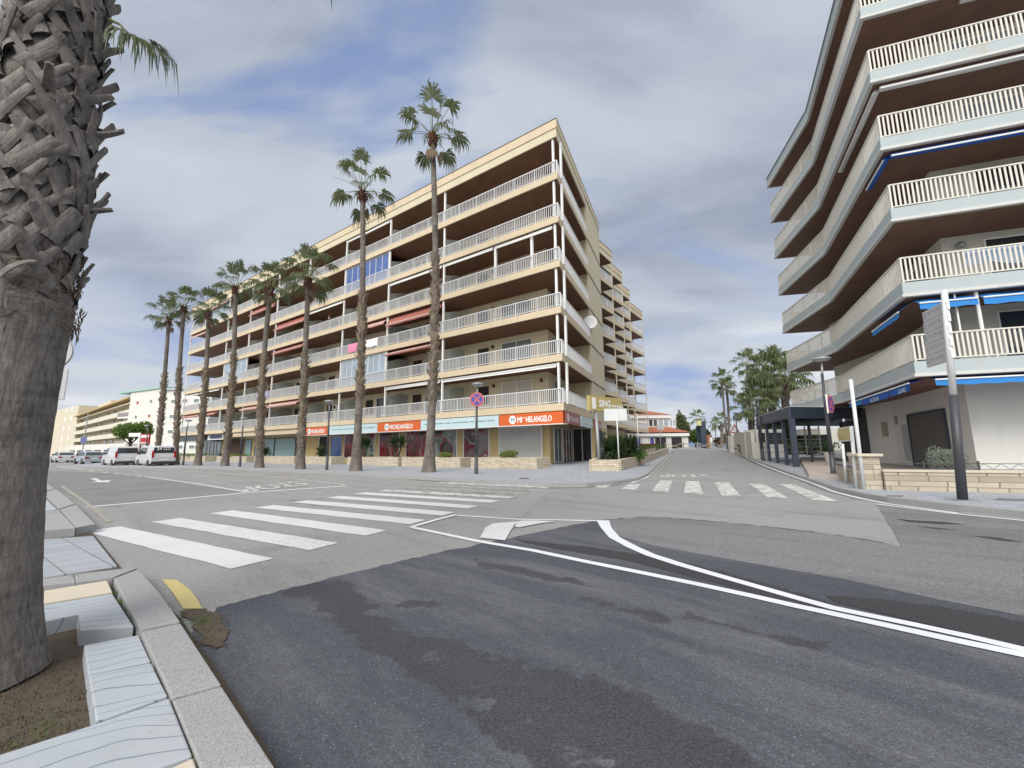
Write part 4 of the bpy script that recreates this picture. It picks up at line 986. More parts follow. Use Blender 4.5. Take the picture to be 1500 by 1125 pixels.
# signs behind the near trunk
Yd=9.0; c=aty(88,517,Yd); p=Vector((c.x-.05,Yd+.05,.12))
root=thing('sign_pole','grey post with a round sign and a square plate seen from behind the near trunk','road sign',p)
mb=MB(); mb.tube([(0,0,0),(0,0,c.z+.35-p.z)],[.035,.035],10); mb.build('pole',M['grey'],root,True)
mb=MB(); mb.lathe([(.33,-.012),(.33,.012)],32,M=Matrix.Translation(c-p+Vector((0,-.06,0)))@Matrix.Rotation(R(90),4,'X')@Matrix.Rotation(R(0),4,'Z')); mb.lathe([(.34,-.02),(.34,-.013)],32,M=Matrix.Translation(c-p+Vector((0,-.06,0)))@Matrix.Rotation(R(90),4,'X')); mb.build('round_plate',M['signback'],root)
q=aty(102,541,Yd); q2=aty(99,586,Yd); mb=MB(); mb.box(q.x-.55-p.x,q.x-p.x,-.08,-.055,q2.z-p.z,q.z-p.z); mb.build('square_plate',M['signback'],root,bevel=.02)
# ================================================================= apartment building (A)
SL=[3.8+3.28*i for i in range(7)]
RA=math.atan2(-.58425,.81157)
B=thing('apartment_building','seven-storey beige apartment building with long railed balconies and shops at street level','building',KA,RA)
def S2(poly): return [(-s,n) for s,n in poly]
slabp=[(0,0),(2.24,9.32),(3.2,9.32),(3.2,12),(6,15.53),(5.2,15.53),(5.2,22.42),(6.6,22.42),(6.6,29.3),(8.25,29.3),(8.25,36.5),(9.95,36.5),(10.15,47.7),(12.2,47.7),(13,14),(69.2,14),(69.2,0)]
slabp=[(0,0),(2.24,9.32),(4.4,9.32),(4.4,15.53),(5.2,15.53),(5.2,22.42),(6.6,22.42),(6.6,29.3),(8.25,29.3),(8.25,36.5),(9.95,36.5),(10.15,47.7),(14,47.7),(14,12),(69.2,12),(69.2,0)]
sofp=[(.12,.1),(2.34,9.3),(4.38,9.3),(4.38,15.5),(5.3,15.55),(5.3,22.5),(6.7,22.5),(6.7,29.4),(8.35,29.4),(8.35,36.6),(10.05,36.6),(10.25,47.6),(13.9,47.6),(13.9,11.9),(69.1,11.9),(69.1,.1)]
for i in range(6):
    mb=MB(); mb.prism(S2(slabp),SL[i]+.02,SL[i]+.5); sb=mb.build('balcony_slab',M['fascia'],B,bevel=.01)
    mb=MB(); mb.prism(S2(sofp),SL[i]-.005,SL[i]+.018); mb.build('soffit',M['soffit'],sb)
rp=[(-.0,-.0),(3.75,15.53),(5.2,15.6),(5.2,22.42),(6.6,22.42),(6.6,29.3),(8.25,29.3),(8.25,36.5),(9.95,36.5),(10.15,47.7),(14,47.7),(14,14),(69.2,14),(69.2,0)]
rp2=[(s-.06,n-.06) for s,n in rp[:-1]]+[(69.3,-.06)]
mb=MB(); mb.prism(S2(rp),SL[6]+.02,SL[6]+.68); rb=mb.build('roof_slab',M['cream'],B)
mb=MB(); mb.prism(S2(rp2),SL[6]+.685,SL[6]+1.36); mb.build('parapet',M['fascia'],rb)
mb=MB(); mb.prism(S2([(s-.03,n-.03) for s,n in rp2]),SL[6]+1.363,SL[6]+1.40); mb.build('roof_edging',M['steel'],rb)
mb=MB(); sp2=list(sofp); sp2[2]=(2.4,9.4); sp2[3]=(3.9,15.4); sp2.insert(2,(2.34,9.3)); mb.prism(S2([(.12,.1),(3.9,15.5)]+sofp[4:]),SL[6]-.005,SL[6]+.018); mb.build('soffit',M['soffit'],rb)
body=[(2.8,2.9),(4.4,9.36),(2.26,9.36),(3.76,15.5),(6.9,15.5),(6.9,22.4),(8.3,22.4),(8.3,29.3),(9.95,29.3),(9.95,36.5),(11.7,36.5),(11.7,42),(24,42),(24,13.5),(62.5,13.5),(62.5,2.9)]
mb=MB(); mb.prism(S2(body),3.2,SL[6]+.01); mb.build('wall',M['cream'],B)
mb=MB(); mb.prism(S2(body),-.3,3.199); mb.build('shop_wall',M['ochre'],B)
# joints on the blind side wall
dB=Vector((3.76-2.26,15.5-9.36,0)).normalized(); mb=MB()
for i in range(1,7):
    z=SL[i]+ (0 if i<6 else .68)
    a=(2.24,9.4);b=(3.73,15.45)
    P=[(-a[0]+.0,a[1]),( -b[0],b[1])]
    mb.prism([(-a[0]+.02,a[1]),(-b[0]+.02,b[1]),(-b[0]-.1,b[1]),(-a[0]-.1,a[1])],z-.03,z+.03)
mb.build('wall_joint',M['steel'],B)
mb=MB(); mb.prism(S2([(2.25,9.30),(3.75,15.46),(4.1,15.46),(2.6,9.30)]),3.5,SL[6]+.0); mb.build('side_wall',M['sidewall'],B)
# columns
cols=[(.4,.12),(11.2,.12),(18.45,.12),(25.7,.12),(32.95,.12),(40.2,.12),(47.5,.12),(54.7,.12),(62,.12),(69.05,.12),(.13,.75)]
for s,n in cols:
    mb=MB()
    for i in range(6): mb.box(-s-.07,-s+.07,n,n+.14,SL[i]+.48,SL[i+1]+.03)
    mb.build('column',M['white'],B)
for s,n in ((5.27,22.3),(6.67,29.2),(8.32,36.4),(10.0,40.8),(10.2,47.5),(12,47.4)):
    mb=MB()
    for i in range(6): mb.box(-s-.05,-s+.05,n,n+.12,SL[i]+.48,SL[i+1]+.03)
    mb.build('column',M['cream'],B)
# railings
def rail(mb,a,b,z,h=1.0,sp=.16,bw=.032,bd=.035,post=1.85,rh=.055,low=.09):
    a=Vector((*a,0));b=Vector((*b,0)); L=(b-a).length; T=Matrix.Translation((a.x,a.y,z))@Matrix.Rotation(math.atan2(b.y-a.y,b.x-a.x),4,'Z')
    mb.box(0,L,-.03,.03,h-rh,h,M=T); mb.box(0,L,-.02,.02,low,low+.04,M=T)
    k=max(1,round(L/post)); sp_=L/k; nb=max(1,round(sp_/sp))
    for i in range(k+1):
        x=i*sp_; mb.box(x-.028,x+.028,-.026,.026,0,h-rh,M=T)
        if i<k:
            for j in range(1,nb): xx=x+sp_*j/nb; mb.box(xx-bw/2,xx+bw/2,-bd/2,bd/2,low+.04,h-rh,M=T)
for i in range(6):
    z=SL[i]+.5; mb=MB()
    rail(mb,(-.06,.08),(-69.1,.08),z); rail(mb,(-.10,.1),(-2.28,9.25),z)
    rail(mb,(-5.27,15.6),(-5.27,22.35),z); rail(mb,(-6.67,22.5),(-6.67,29.2),z); rail(mb,(-8.32,29.4),(-8.32,36.4),z); rail(mb,(-10.03,36.6),(-10.22,47.6),z); rail(mb,(-69.1,.1),(-69.1,3),z)
    mb.build('railing',M['rail'],B)
# windows: one mesh per type, repeated
def wmesh(w,h,split,glassm,frame,blind=None):
    pass
def window_obj(w,h,panes,gm,fm,name='window'):
    mb=MB(); f=.06
    mb.box(0,w,-.06,0,0,f); mb.box(0,w,-.06,0,h-f,h); mb.box(0,f,-.06,0,f,h-f); mb.box(w-f,w,-.06,0,f,h-f)
    for k in range(1,panes): x=w*k/panes; mb.box(x-f/2,x+f/2,-.055,0,f,h-f)
    o=mb.build(name,fm,B); mb=MB(); mb.box(f,w-f,-.025,-.005,f,h-f); p=mb.build('pane',gm,o); return o
protoW={}
def put_window(kind,s,n,z,w,h,panes,gm,fm,rz=0):
    key=(kind,w,h)
    if key not in protoW: o=window_obj(w,h,panes,gm,fm); protoW[key]=o
    else:
        o=protoW[key].copy(); C.objects.link(o); p=[x for x in C.objects if x.parent==protoW[key]][0].copy(); C.objects.link(p); p.parent=o
    o.location=(-s,n,z); o.rotation_euler=(0,0,rz); return o
rng=random.Random(5)
cells=[(2.9,11.2),(11.2,18.45),(18.45,25.7),(25.7,32.95),(32.95,40.2),(40.2,47.5),(47.5,54.7),(54.7,62)]
for f in range(6):
    z=SL[f]+.5
    for ci,(a,b) in enumerate(cells):
        # tall sliding door (blinds up or down) and a small dark window
        kinds=[('door_shut',M['cshutter']),('door_dark',M['glassd']),('door_grey',M['glassg'])]
        k=kinds[rng.randrange(3)] if not (f==0 and ci==0) else ('door_shut',M['cshutter'])
        put_window(k[0],(7.2 if ci==0 else a+4.9),2.9,z,3.0,2.35,2,k[1],M['white'])
        if ci<7 or f%2: put_window('small',(9.7 if ci==0 else a+6.6),2.9,z+.75,1.15,1.45,1,M['dark'],M['steel'])
for f in range(6):
    z=SL[f]+.5
    mb=MB(); mb.box(0,.02,0,.1,0,.1)
    # side unit doors
for f in range(6):
    o=put_window('door_side',4.3,7.9,SL[f]+.5,2.4,2.3,2,M['glassg'],M['white'],R(76.4-180+0))
    o.location=(-3.02,4.0,SL[f]+.5); o.rotation_euler=(0,0,math.atan2(.972,-.2355))
# partitions between flats
mb=MB(); mb.add([(-.02,0,0),(-.02,2.75,0),(-.02,2.75,2.3),(-.02,1.7,2.3),(-.02,.15,1.75),(.02,0,0),(.02,2.75,0),(.02,2.75,2.3),(.02,1.7,2.3),(.02,.15,1.75)],
  [(0,1,2,3,4),(9,8,7,6,5),(0,5,6,1),(1,6,7,2),(2,7,8,3),(3,8,9,4),(4,9,5,0)])
pt=mb.build('partition',M['part'],B); pt.location=(-11.35,.15,SL[0]+.5)
fmb=MB(); fmb.tube([(0,.15,1.78),(0,1.7,2.33),(0,2.75,2.33)],.03,4); fmb.tube([(0,.9,0),(0,.9,2.05)],.025,4); pf=fmb.build('frame',M['white'],pt)
first=True
for f in range(6):
    for s in (11.35,18.6,25.85,33.1,40.35,47.65,54.85):
        if first: first=False; continue
        c=pt.copy(); C.objects.link(c); c.location=(-s,.15,SL[f]+.5); g=pf.copy(); C.objects.link(g); g.parent=c
# awnings
def awning(a,b,f,m,drop=.85,out=.62,n0=.45,ridge=True,vm=None):
    z=SL[f]-.04; mb=MB(); L=b-a; k=max(4,int(L/.35)); p=[];rr2=random.Random(int(a*10)+f)
    for i in range(k+1):
        s=a+L*i/k; sag=.05*math.sin(i*1.3)
        p.append([(-s,n0,z),(-s,n0-out*.5,z-drop*.42+sag*.3),(-s,n0-out,z-drop+sag*.2)])
    vs=[v for q in p for v in q]
    mb.add(vs,[(3*i+j,3*i+3+j,3*i+4+j,3*i+1+j) for i in range(k) for j in (0,1)])
    for i in range(k):   # scalloped valance
        (x0,y0,z0),(x1,y1,z1)=p[i][2],p[i+1][2]; xm=(x0+x1)/2
        mb.add([(x0,y0,z0),(x1,y1,z1),(x1,y1,z1-.12),(xm,y0-.01,z0-.2),(x0,y0,z0-.12)],[(0,1,2,3,4)])
    o=mb.build('awning',m,B); mb=MB(); mb.tube([(-a,n0-out,z-drop+.02),(-b,n0-out,z-drop+.02)],.03,6); mb.build('front_bar',M['white'],o)
def rolled(a,b,f,m=None):
    z=SL[f]-.16; mb=MB(); mb.tube([(-a,.18,z),(-(a+b)/2,.2,z-.02),(-b,.18,z)],.11,8); mb.box(-b,-a,.03,.30,z-.26,z-.2) if False else None
    o=mb.build('awning',m or M['white_awning'],B,True); mb=MB(); mb.box(-b,-a,.02,.06,z-.2,z-.1); mb.build('front_bar',M['white'],o)
awning(11.4,18.3,3,M['red_awning']); awning(11.4,18.3,2,M['red_awning'],.35,.6); awning(18.6,22,3,M['pink_awning'],.5)
awning(40.4,47.3,5,M['red_awning']); awning(33.1,40,4,M['red_awning']); awning(33.1,40,3,M['red_awning'],.55); awning(33.1,40,1,M['pink_awning'],.45,.8)
awning(40.4,47.3,1,M['pink_awning'],.4,.8); awning(54.9,68.8,1,M['red_awning'],.45,.9); awning(62.2,68.8,5,M['pink_awning'],.6); awning(62.2,68.8,2,M['white_awning'],.3); awning(54.9,61.8,2,M['white_awning'],.25)
awning(54.9,61.8,6,M['pink_awning'],.4); rolled(.6,5.6,4); rolled(5.9,11,4); rolled(11.4,18.2,4); rolled(18.6,25.5,6); rolled(.5,11,1,M['white_awning']); rolled(25.9,32.8,4); rolled(11.4,18.2,1)
for s in (5.75,2.4):
    mb=MB(); mb.box(-s-.09,-s+.09,.2,.36,SL[3]+.5,SL[4]-.01); mb.build('column',M['white'],B)
# glazed-in balconies
def glaz(a,b,f,gm,nn,curt=False):
    z0=SL[f]+.5+.95; z1=SL[f+1]-.01; mb=MB()
    for k in range(nn+1):
        s=a+(b-a)*k/nn; mb.box(-s-.025,-s+.025,.18,.23,SL[f]+.5,z1)
    mb.box(-b,-a,.17,.24,z1-.08,z1-.001); o=mb.build('balcony_glazing',M['white'],B)
    mb=MB(); mb.box(-b+.03,-a-.03,.195,.215,SL[f]+.5,z1-.08); mb.build('pane',gm,o)
glaz(18.65,25.5,4,M['glassb'],7); glaz(47.7,54.5,2,M['glasssky'],4); glaz(18.65,25.5,1,M['glasssky'],8); glaz(54.9,61.8,5,M['glasssky'],6)
# side units
for f in range(6):
    for (s,n0,n1) in ((6.9,15.9,21.8),(8.3,22.9,28.6),(9.95,29.9,35.8)):
        mb=MB(); mb.box(-s,-s+.05,n0,n1,SL[f]+.5,SL[f+1]-.5); mb.build('window',M['glassd'] if (f+int(s))%3 else M['cshutter'],B)
# shop front: sign boards along the slab edge
def board(s0,s1,m,name='sign_board',z0=2.98,z1=3.76):
    mb=MB(); mb.box(-s1,-s0,-.10,-.02,z0,z1); return mb.build(name,m,B,bevel=.006)
def michel(s0,s1,word,par,side=None,broken=False):
    L=s1-s0; mb=MB(); T=lambda s,z,y=-.106:Vector((-s,y,z))
    cx_,cz=s1-L*.23,3.37; r=.30
    mb.add([T(cx_+r*math.cos(a*math.pi/12)*-1,cz+r*math.sin(a*math.pi/12)) for a in range(24)],[list(range(24))],0)
    x0=cx_-r-.12; wd=(x0-s0)-L*.16
    if not broken: add_text(mb,word,T(x0,3.16,-.108),Vector((wd,0,0)),Vector((0,0,.38)),0,.014)
    else:      # the C has lost its lower half
        X=Vector((1,0,0)); add_text(mb,'MI',T(x0,3.16,-.108),X*wd*.135,Vector((0,0,.38)),0,.014); add_text(mb,'HELANGELO',T(x0,3.16,-.108)+X*wd*.26,X*wd*.74,Vector((0,0,.38)),0,.014)
        cc_=T(x0,3.38,-.109)+X*wd*.197; ri,ro=.085,.135
        vv=[cc_+Vector((math.cos(R(a))*r_*.9,0,math.sin(R(a))*r_)) for a in range(40,161,20) for r_ in (ri,ro)]
        mb.add(vv,[(2*i,2*i+1,2*i+3,2*i+2) for i in range(6)])
    o=mb.build('lettering',M['txt'],par); mb=MB(); add_text(mb,'M',T(cx_+.15,3.22,-.112),Vector((.3,0,0)),Vector((0,0,.3)),0,.006); mb.build('logo',M['txtb'],par)
def fine(s0,s1,par,z=3.37):
    mb=MB(); r3=random.Random(int(s0)); s=s1-.5
    while s>s0+.4:      # faded small print, illegible in the photo
        wl=r3.uniform(.45,.95); x=s
        while x>s-wl and x>s0+.3:
            cw=r3.uniform(.045,.075); hh=r3.uniform(.06,.10); mb.box(-x,-x+cw,-.108,-.104,z,z+hh); x-=cw+.02
        s-=wl+.16
    mb.build('lettering',M['txtb'],par)
b1_=board(.02,5.2,M['orange']); michel(.02,5.2,'MICHELANGELO',b1_,None,True)
b2_=board(5.25,13.35,M['palesign']); fine(5.25,13.35,b2_)
b3_=board(13.4,19.0,M['orange']); michel(13.4,19.0,'MICHELANGELO',b3_)
b4_=board(19.05,26.7,M['palesign']); fine(19.05,26.7,b4_)
b5_=board(26.75,31.6,M['orange']); michel(26.75,31.6,'MICHELANGELO',b5_)
# side boards follow the side street
sd=Vector((-.2355,.972,0)).normalized(); sn=Vector((.972,.2355,0)).normalized()
def sboard(t0,t1,m,txt=None):
    p=[sd*t0+sn*.02,sd*t1+sn*.02,sd*t1+sn*.1,sd*t0+sn*.1]; mb=MB(); mb.prism([(v.x,v.y) for v in p],2.98,3.76); o=mb.build('sign_board',m,B)
    mb=MB()
    if txt:
        c=sd*(t0+.55)+sn*.106; mb.add([c+sd*.28*math.cos(a*math.pi/12)+Vector((0,0,3.37+.30*math.sin(a*math.pi/12))) for a in range(24)],[list(range(24))],0)
        add_text(mb,txt,sd*(t0+1.0)+sn*.107+Vector((0,0,3.2)),sd*(t1-t0-1.3),Vector((0,0,.32)),0,.008)
    else:
        for k in range(9): q=sd*(t0+.5+k*.36)+sn*.106+Vector((0,0,3.3)); mb.add([q,q+sd*.26,q+sd*.26+Vector((0,0,.16)),q+Vector((0,0,.16))],[(0,1,2,3)])
    mb.build('lettering',M['txt'],o)
sboard(.12,4.1,M['redsign'],'MICHELANGELO'); sboard(4.5,8.6,M['palesign']); sboard(9.4,12.6,M['redsign'],'MICHELANGELO')
mb=MB(); mb.box(-31.6,.05,-.13,.4,2.93,2.976); mb.build('sign_ledge',M['white'],B)
# shop openings on the wall at n=2.9
def shopglass(s0,s1,z0,z1,gm,kind='shop_window',fr=M['white'],mull=()):
    mb=MB(); f=.08; y=2.9
    mb.box(-s1,-s0,y-.08,y-.002,z1-f,z1); mb.box(-s1,-s0,y-.08,y-.002,z0,z0+f); mb.box(-s1,-s1+f,y-.08,y-.002,z0+f,z1-f); mb.box(-s0-f,-s0,y-.08,y-.002,z0+f,z1-f)
    for m_ in mull: mb.box(-m_-.035,-m_+.035,y-.078,y-.002,z0+f,z1-f)
    o=mb.build(kind,fr,B); mb=MB(); mb.box(-s1+f,-s0-f,y-.035,y-.012,z0+f,z1-f); mb.build('pane',gm,o); return o
def graphic(name,seed,cols_,scale=.65):
    m,t,b=nt(name); b.inputs['Roughness'].default_value=.12
    n_=N(t,'ShaderNodeTexNoise'); n_.inputs['Scale'].default_value=scale; n_.inputs['Detail'].default_value=1.2; mp=N(t,'ShaderNodeMapping'); mp.inputs['Location'].default_value=(seed,seed*2,seed*3); mp.inputs['Scale'].default_value=(1,1,.8)
    t.links.new(N(t,'ShaderNodeTexCoord').outputs['Object'],mp.inputs[0]); t.links.new(mp.outputs[0],n_.inputs['Vector'])
    r=N(t,'ShaderNodeValToRGB'); r.color_ramp.interpolation='EASE'; t.links.new(n_.outputs['Fac'],r.inputs[0]); e=r.color_ramp.elements
    pos=[0,.40,.47,.52,.57,.63]
    for k,cc_ in enumerate(cols_):
        if k<2: e[k].position=pos[k]; e[k].color=(*cc_,1)
        else: q=e.new(pos[k]); q.color=(*cc_,1)
    t.links.new(r.outputs[0],b.inputs['Base Color']); return m
G1=graphic('red_window_graphic',1,[(.03,.02,.02),(.10,.015,.015),(.30,.03,.025),(.05,.04,.04),(.34,.16,.15),(.22,.03,.03)])
G2=graphic('mint_window_graphic',4,[(.26,.33,.29),(.05,.04,.04),(.28,.04,.03),(.24,.30,.28),(.12,.14,.14),(.32,.37,.33)])
G3=graphic('dark_window_graphic',7,[(.05,.04,.05),(.16,.13,.14),(.17,.02,.035),(.26,.26,.27),(.08,.06,.07),(.20,.09,.11)])
mb=MB(); mb.box(-7.35,-3.5,2.78,2.89,.3,2.95); mb.build('roller_shutter',M['shutter'],B)
mb=MB(); mb.box(-7.5,-3.4,2.7,2.895,2.951,3.1); mb.box(-7.45,-7.36,2.76,2.895,.1,2.95); mb.box(-3.49,-3.4,2.76,2.895,.1,2.95); mb.build('shutter_box',M['white'],B)
shopglass(8.45,11.3,.5,3.1,G3); shopglass(12.0,15.4,.5,3.1,G2); shopglass(15.5,18.6,.5,3.1,G1); shopglass(19.5,22.6,.3,3.1,G1); shopglass(23.3,26.6,.5,3.1,G2); shopglass(26.8,28.6,.5,3.1,G1)
shopglass(29,31.2,.15,3.0,M['glassb'],'shop_door',M['creamslab']); shopglass(31.6,33.6,.15,3.0,M['dark'],'shop_door')
shopglass(36.5,38.6,.2,3.1,M['glassg'],'shop_window',M['post']); 
PB=mat('pale_blue_shop_film',(.24,.36,.38),.35,.08,.5)
shopglass(38.8,44,.2,3.0,PB,'shop_window',M['post']); shopglass(44.1,49.5,.2,3.0,PB,'shop_window',M['post']); shopglass(50.5,52.6,.2,3.0,PB,'shop_window',M['post'])
GD=mat('dark_green_frame',(.012,.05,.045),.4,.1); BD=mat('brown_closed_door',(.10,.045,.03),.6,.2)
shopglass(53,59.6,.2,3.1,BD,'shop_door',GD)
for a in (60.6,63.2,66): shopglass(a,a+1.7,.3,2.9,M['glasssky'],'shop_window',M['post'])
mb=MB(); mb.box(-70.2,-60.2,.2,2.9,2.9,3.78); mb.build('shop_fascia',mat('slate_fascia',(.09,.10,.115),.6,.1),B)
mb=MB(); mb.box(-70.3,-60.1,.1,2.9,2.83,2.9); mb.build('sign_ledge',M['white'],B)
mb=MB(); mb.box(-59.5,-52.5,.6,.72,3.0,3.78); q=mb.build('sign_board',M['white'],B); mb=MB(); mb.box(-58.6,-54.5,.59,.598,3.15,3.7); mb.build('sign_panel',mat('violet_panel',(.12,.11,.22),.4,.5,6),q)
mb=MB(); mb.prism([(-50,0.2),(-32.5,.2),(-32.5,2.9),(-50,2.9)],3.25,3.79); mb.build('canopy',M['fascia'],B)
# corner shop glazing on the side
def sideglass(t0,t1,z0,z1,gm,name='shop_window',off=2.45,mull=1):
    o0=Vector((-2.8,2.9,0)); u=Vector((-.24,.97,0)).normalized(); nr_=Vector((.97,.24,0)).normalized(); T=Matrix.Translation(o0)@Matrix(((u.x,nr_.x,0,0),(u.y,nr_.y,0,0),(0,0,1,0),(0,0,0,1)))
    f=.07; mb=MB(); mb.box(t0,t1,.0,.08,z0,z0+f,M=T); mb.box(t0,t1,.0,.08,z1-f,z1,M=T)
    for k in range(mull+2): x=t0+(t1-t0-f)*k/(mull+1); mb.box(x,x+f,.0,.075,z0+f,z1-f,M=T)
    o=mb.build(name,M['white'],B); mb=MB(); mb.box(t0+f,t1-f,.015,.04,z0+f,z1-f,M=T); mb.build('pane',gm,o)
sideglass(.9,3.0,.3,3.0,M['glassg']); sideglass(3.5,6.3,.15,3.0,G3,mull=2)
mb=MB(); mb.box(-4.4+.0,-4.36,0,.01,0,.01)
pq=[(-2.3,9.3),(-3.75,15.5)]
sideW=thing
mb=MB(); a=Vector((-2.24,9.5,0)); u=(Vector((-3.74,15.4,0))-a).normalized(); nr_=Vector((u.y,-u.x,0)); 
if nr_.x<0: nr_=-nr_
T=Matrix.Translation(a)@Matrix(((u.x,nr_.x,0,0),(u.y,nr_.y,0,0),(0,0,1,0),(0,0,0,1)))
mb.box(.3,5.4,.01,.05,.3,2.9,M=T); mb.build('shop_window',M['glassd'],B)
mb=MB(); mb.box(-4.3,-2.5,9.28,9.355,.15,.22); mb.box(-4.3,-2.5,9.28,9.355,3.0,3.1)
for x in (-4.3,-3.44,-2.57): mb.box(x,x+.07,9.28,9.35,.22,3.0)
o=mb.build('shop_door',M['white'],B); mb=MB(); mb.box(-4.23,-2.57,9.31,9.34,.22,3.0); mb.build('pane',M['glassd'],o)
# wall lights, air conditioners
for f,s in ((0,3.4),(0,8),(1,8.1),(2,8),(3,8.1),(1,15)):
    mb=MB(); mb.box(-s-.08,-s+.08,2.72,2.895,SL[f]+2.55,SL[f]+2.8); mb.build('wall_light',M['steel'],B)
for s,f in ((37.5,0),(28,1),(35.6,0),(30.2,0),(44.4,1),(15.9,2),(52.2,3),(22.8,5),(38.2,4),(16.2,4),(58.4,1)):
    mb=MB(); mb.box(-s-.45,-s+.45,2.45,2.89,SL[f]+2.0,SL[f]+2.65); o=mb.build('air_conditioner',M['white'],B,bevel=.03); mb=MB(); mb.lathe([(.22,0),(.22,.012)],20,M=Matrix.Translation((-s,2.44,SL[f]+2.32))@Matrix.Rotation(R(90),4,'X')); mb.build('fan_grille',M['plastic'],o)
# dish
c=Vector((-2.35,9.25,SL[2]+1.75)); o=thing('satellite_dish','round pale satellite dish on the side end of a balcony','satellite dish',KA+A_d*2.2+A_n*9.2+Vector((0,0,SL[2]+1.95)),RA)
T=Matrix.Rotation(R(80),4,'X')@Matrix.Rotation(R(25),4,'Y'); mb=MB(); mb.lathe([(.03,-.12),(.3,-.08),(.5,0),(.62,.07),(.60,.075),(.3,-.03),(.02,-.08)],24,M=T); mb.build('dish',M['rail'],o,True)
mb=MB(); mb.tube([(0,.1,0),(0,.15,-.5),(-.35,.3,-.75)],.03,6); mb.tube([(0,.1,-.05),(0,-.5,-.25),(0,-.65,0)],.015,6); mb.build('bracket',M['grey'],o)
# towels
def cloth(label,s,f,w,h,m,cat='towel',nm='towel'):
    mb=MB(); k=10; 
    for i in range(k+1): pass
    vs=[];zt=SL[f]+.5+1.03
    for i in range(k+1):
        x=-s-w/2+w*i/k
        for z,y in ((zt-h*.7,.16),(zt-.05,.13),(zt,.07),(zt-.05,.02),(zt-h*.5,.0+.01*math.sin(i*2)),(zt-h+.03*math.sin(i),-.01-.015*math.sin(i*1.7))): vs.append((x,y,z))
    mb.add(vs,[(i*6+j,i*6+j+1,i*6+7+j,i*6+6+j) for i in range(k) for j in range(5)]); o=mb.build(nm,m,None,True); o.location=KA; o.rotation_euler=(0,0,RA); tag(o,label,cat)
cloth('pink towel hung over a balcony railing in front of the second tallest palm',23.6,2,1.5,.9,M['pink']); cloth('white sheet hung on the railing just right of the pink towel',20.6,2,1.9,.8,M['white'],'sheet','sheet')
cloth('lilac laundry on a second floor railing near the left end',42,1,3.0,.8,mat('lilac_cloth',(.35,.33,.48),.9,.1),'laundry','laundry')
# banner
o=thing('banner','green white and yellow vertical banner hanging from the dark shop fascia','banner',pa(64.8,-1.6,0),RA)
mb=MB(); 
for z0,z1,mi in ((2.6,3.55,0),(1.9,2.6,1),(1.0,1.9,2)): mb.box(-.55,.55,-.02,.02,z0,z1-.001,mi)
mb.build('cloth',[mat('banner_green',(.06,.25,.12),.8,.1),M['white'],mat('banner_yellow',(.55,.50,.10),.8,.1)],o); mb=MB(); mb.tube([(0,0,-.1),(0,0,.1)],.03,6); mb.tube([(-.6,0,3.58),(.6,0,3.58)],.03,6); mb.tube([(-.6,.03,0),(-.6,.03,3.6)],.04,6); mb.build('pole',M['grey'],o)
# person on a balcony (leaning on the railing)
def skinfig(name,label,loc,rz,joints,edges,rad,mats,clothes=None):
    root=thing(name,label,'person',loc,rz)
    me=bpy.data.meshes.new('body'); me.from_pydata(joints,edges,[]); o=bpy.data.objects.new('body',me); C.objects.link(o); o.parent=root
    sk=o.modifiers.new('skin','SKIN'); 
    for v,r in zip(me.skin_vertices[0].data,rad): v.radius=(r,r)
    me.skin_vertices[0].data[0].use_root=True
    o.modifiers.new('sub','SUBSURF').levels=1; o.modifiers['sub'].render_levels=1; me.materials.append(mats); return root
J=[(0,0,.95),(0,-.02,1.2),(0,-.1,1.42),(0,-.14,1.52),(0,-.17,1.64),(0,-.17,1.72),(.19,-.1,1.42),(.27,-.22,1.18),(.2,-.42,1.05),(.12,-.5,1.06),(-.19,-.1,1.42),(-.27,-.22,1.18),(-.2,-.42,1.05),(-.12,-.5,1.06),(.1,0,.9),(.11,.02,.48),(.11,.04,.06),(.11,-.1,.03),(-.1,0,.9),(-.11,.02,.48),(-.11,.04,.06),(-.11,-.1,.03)]
Ed=[(0,1),(1,2),(2,3),(3,4),(4,5),(2,6),(6,7),(7,8),(8,9),(2,10),(10,11),(11,12),(12,13),(0,14),(14,15),(15,16),(16,17),(0,18),(18,19),(19,20),(20,21)]
Rd=[.14,.14,.15,.055,.085,.07,.06,.045,.035,.035,.06,.045,.035,.035,.085,.06,.045,.04,.085,.06,.045,.04]
skin=mat('skin',(.45,.27,.19),.6,.05)
def person(label,loc,rz):
    r=skinfig('person',label,loc,rz,J,Ed,Rd,skin)
    for nm,ids,m,g in (('jacket',[1,2,6,7,8,10,11,12],mat('dark_jacket',(.03,.035,.045),.9,.1),1.22),('trousers',[0,14,15,16,18,19,20],mat('dark_trousers',(.04,.045,.07),.9,.1),1.2)):
        if nm=='jacket': ids=[0]+ids
        mp={a:i for i,a in enumerate(ids)}; e=[(mp[a],mp[b]) for a,b in Ed if a in mp and b in mp]
        me=bpy.data.meshes.new(nm); me.from_pydata([J[a] for a in ids],e,[]); o=bpy.data.objects.new(nm,me); C.objects.link(o); o.parent=r
        sk=o.modifiers.new('skin','SKIN')
        for v,a in zip(me.skin_vertices[0].data,ids): v.radius=(Rd[a]*g,Rd[a]*g)
        me.skin_vertices[0].data[0].use_root=True; o.modifiers.new('sub','SUBSURF').levels=1; me.materials.append(m)
    mb=MB(); mb.lathe([(.05,1.80),(.09,1.77),(.105,1.70),(.1,1.66)],10,M=Matrix.Translation((0,-.155,0))); mb.build('hair',M['steel'],r,True)
person('person in dark clothes leaning with both arms on an upper balcony railing',pa(28.9,.62,SL[3]+.5),RA)
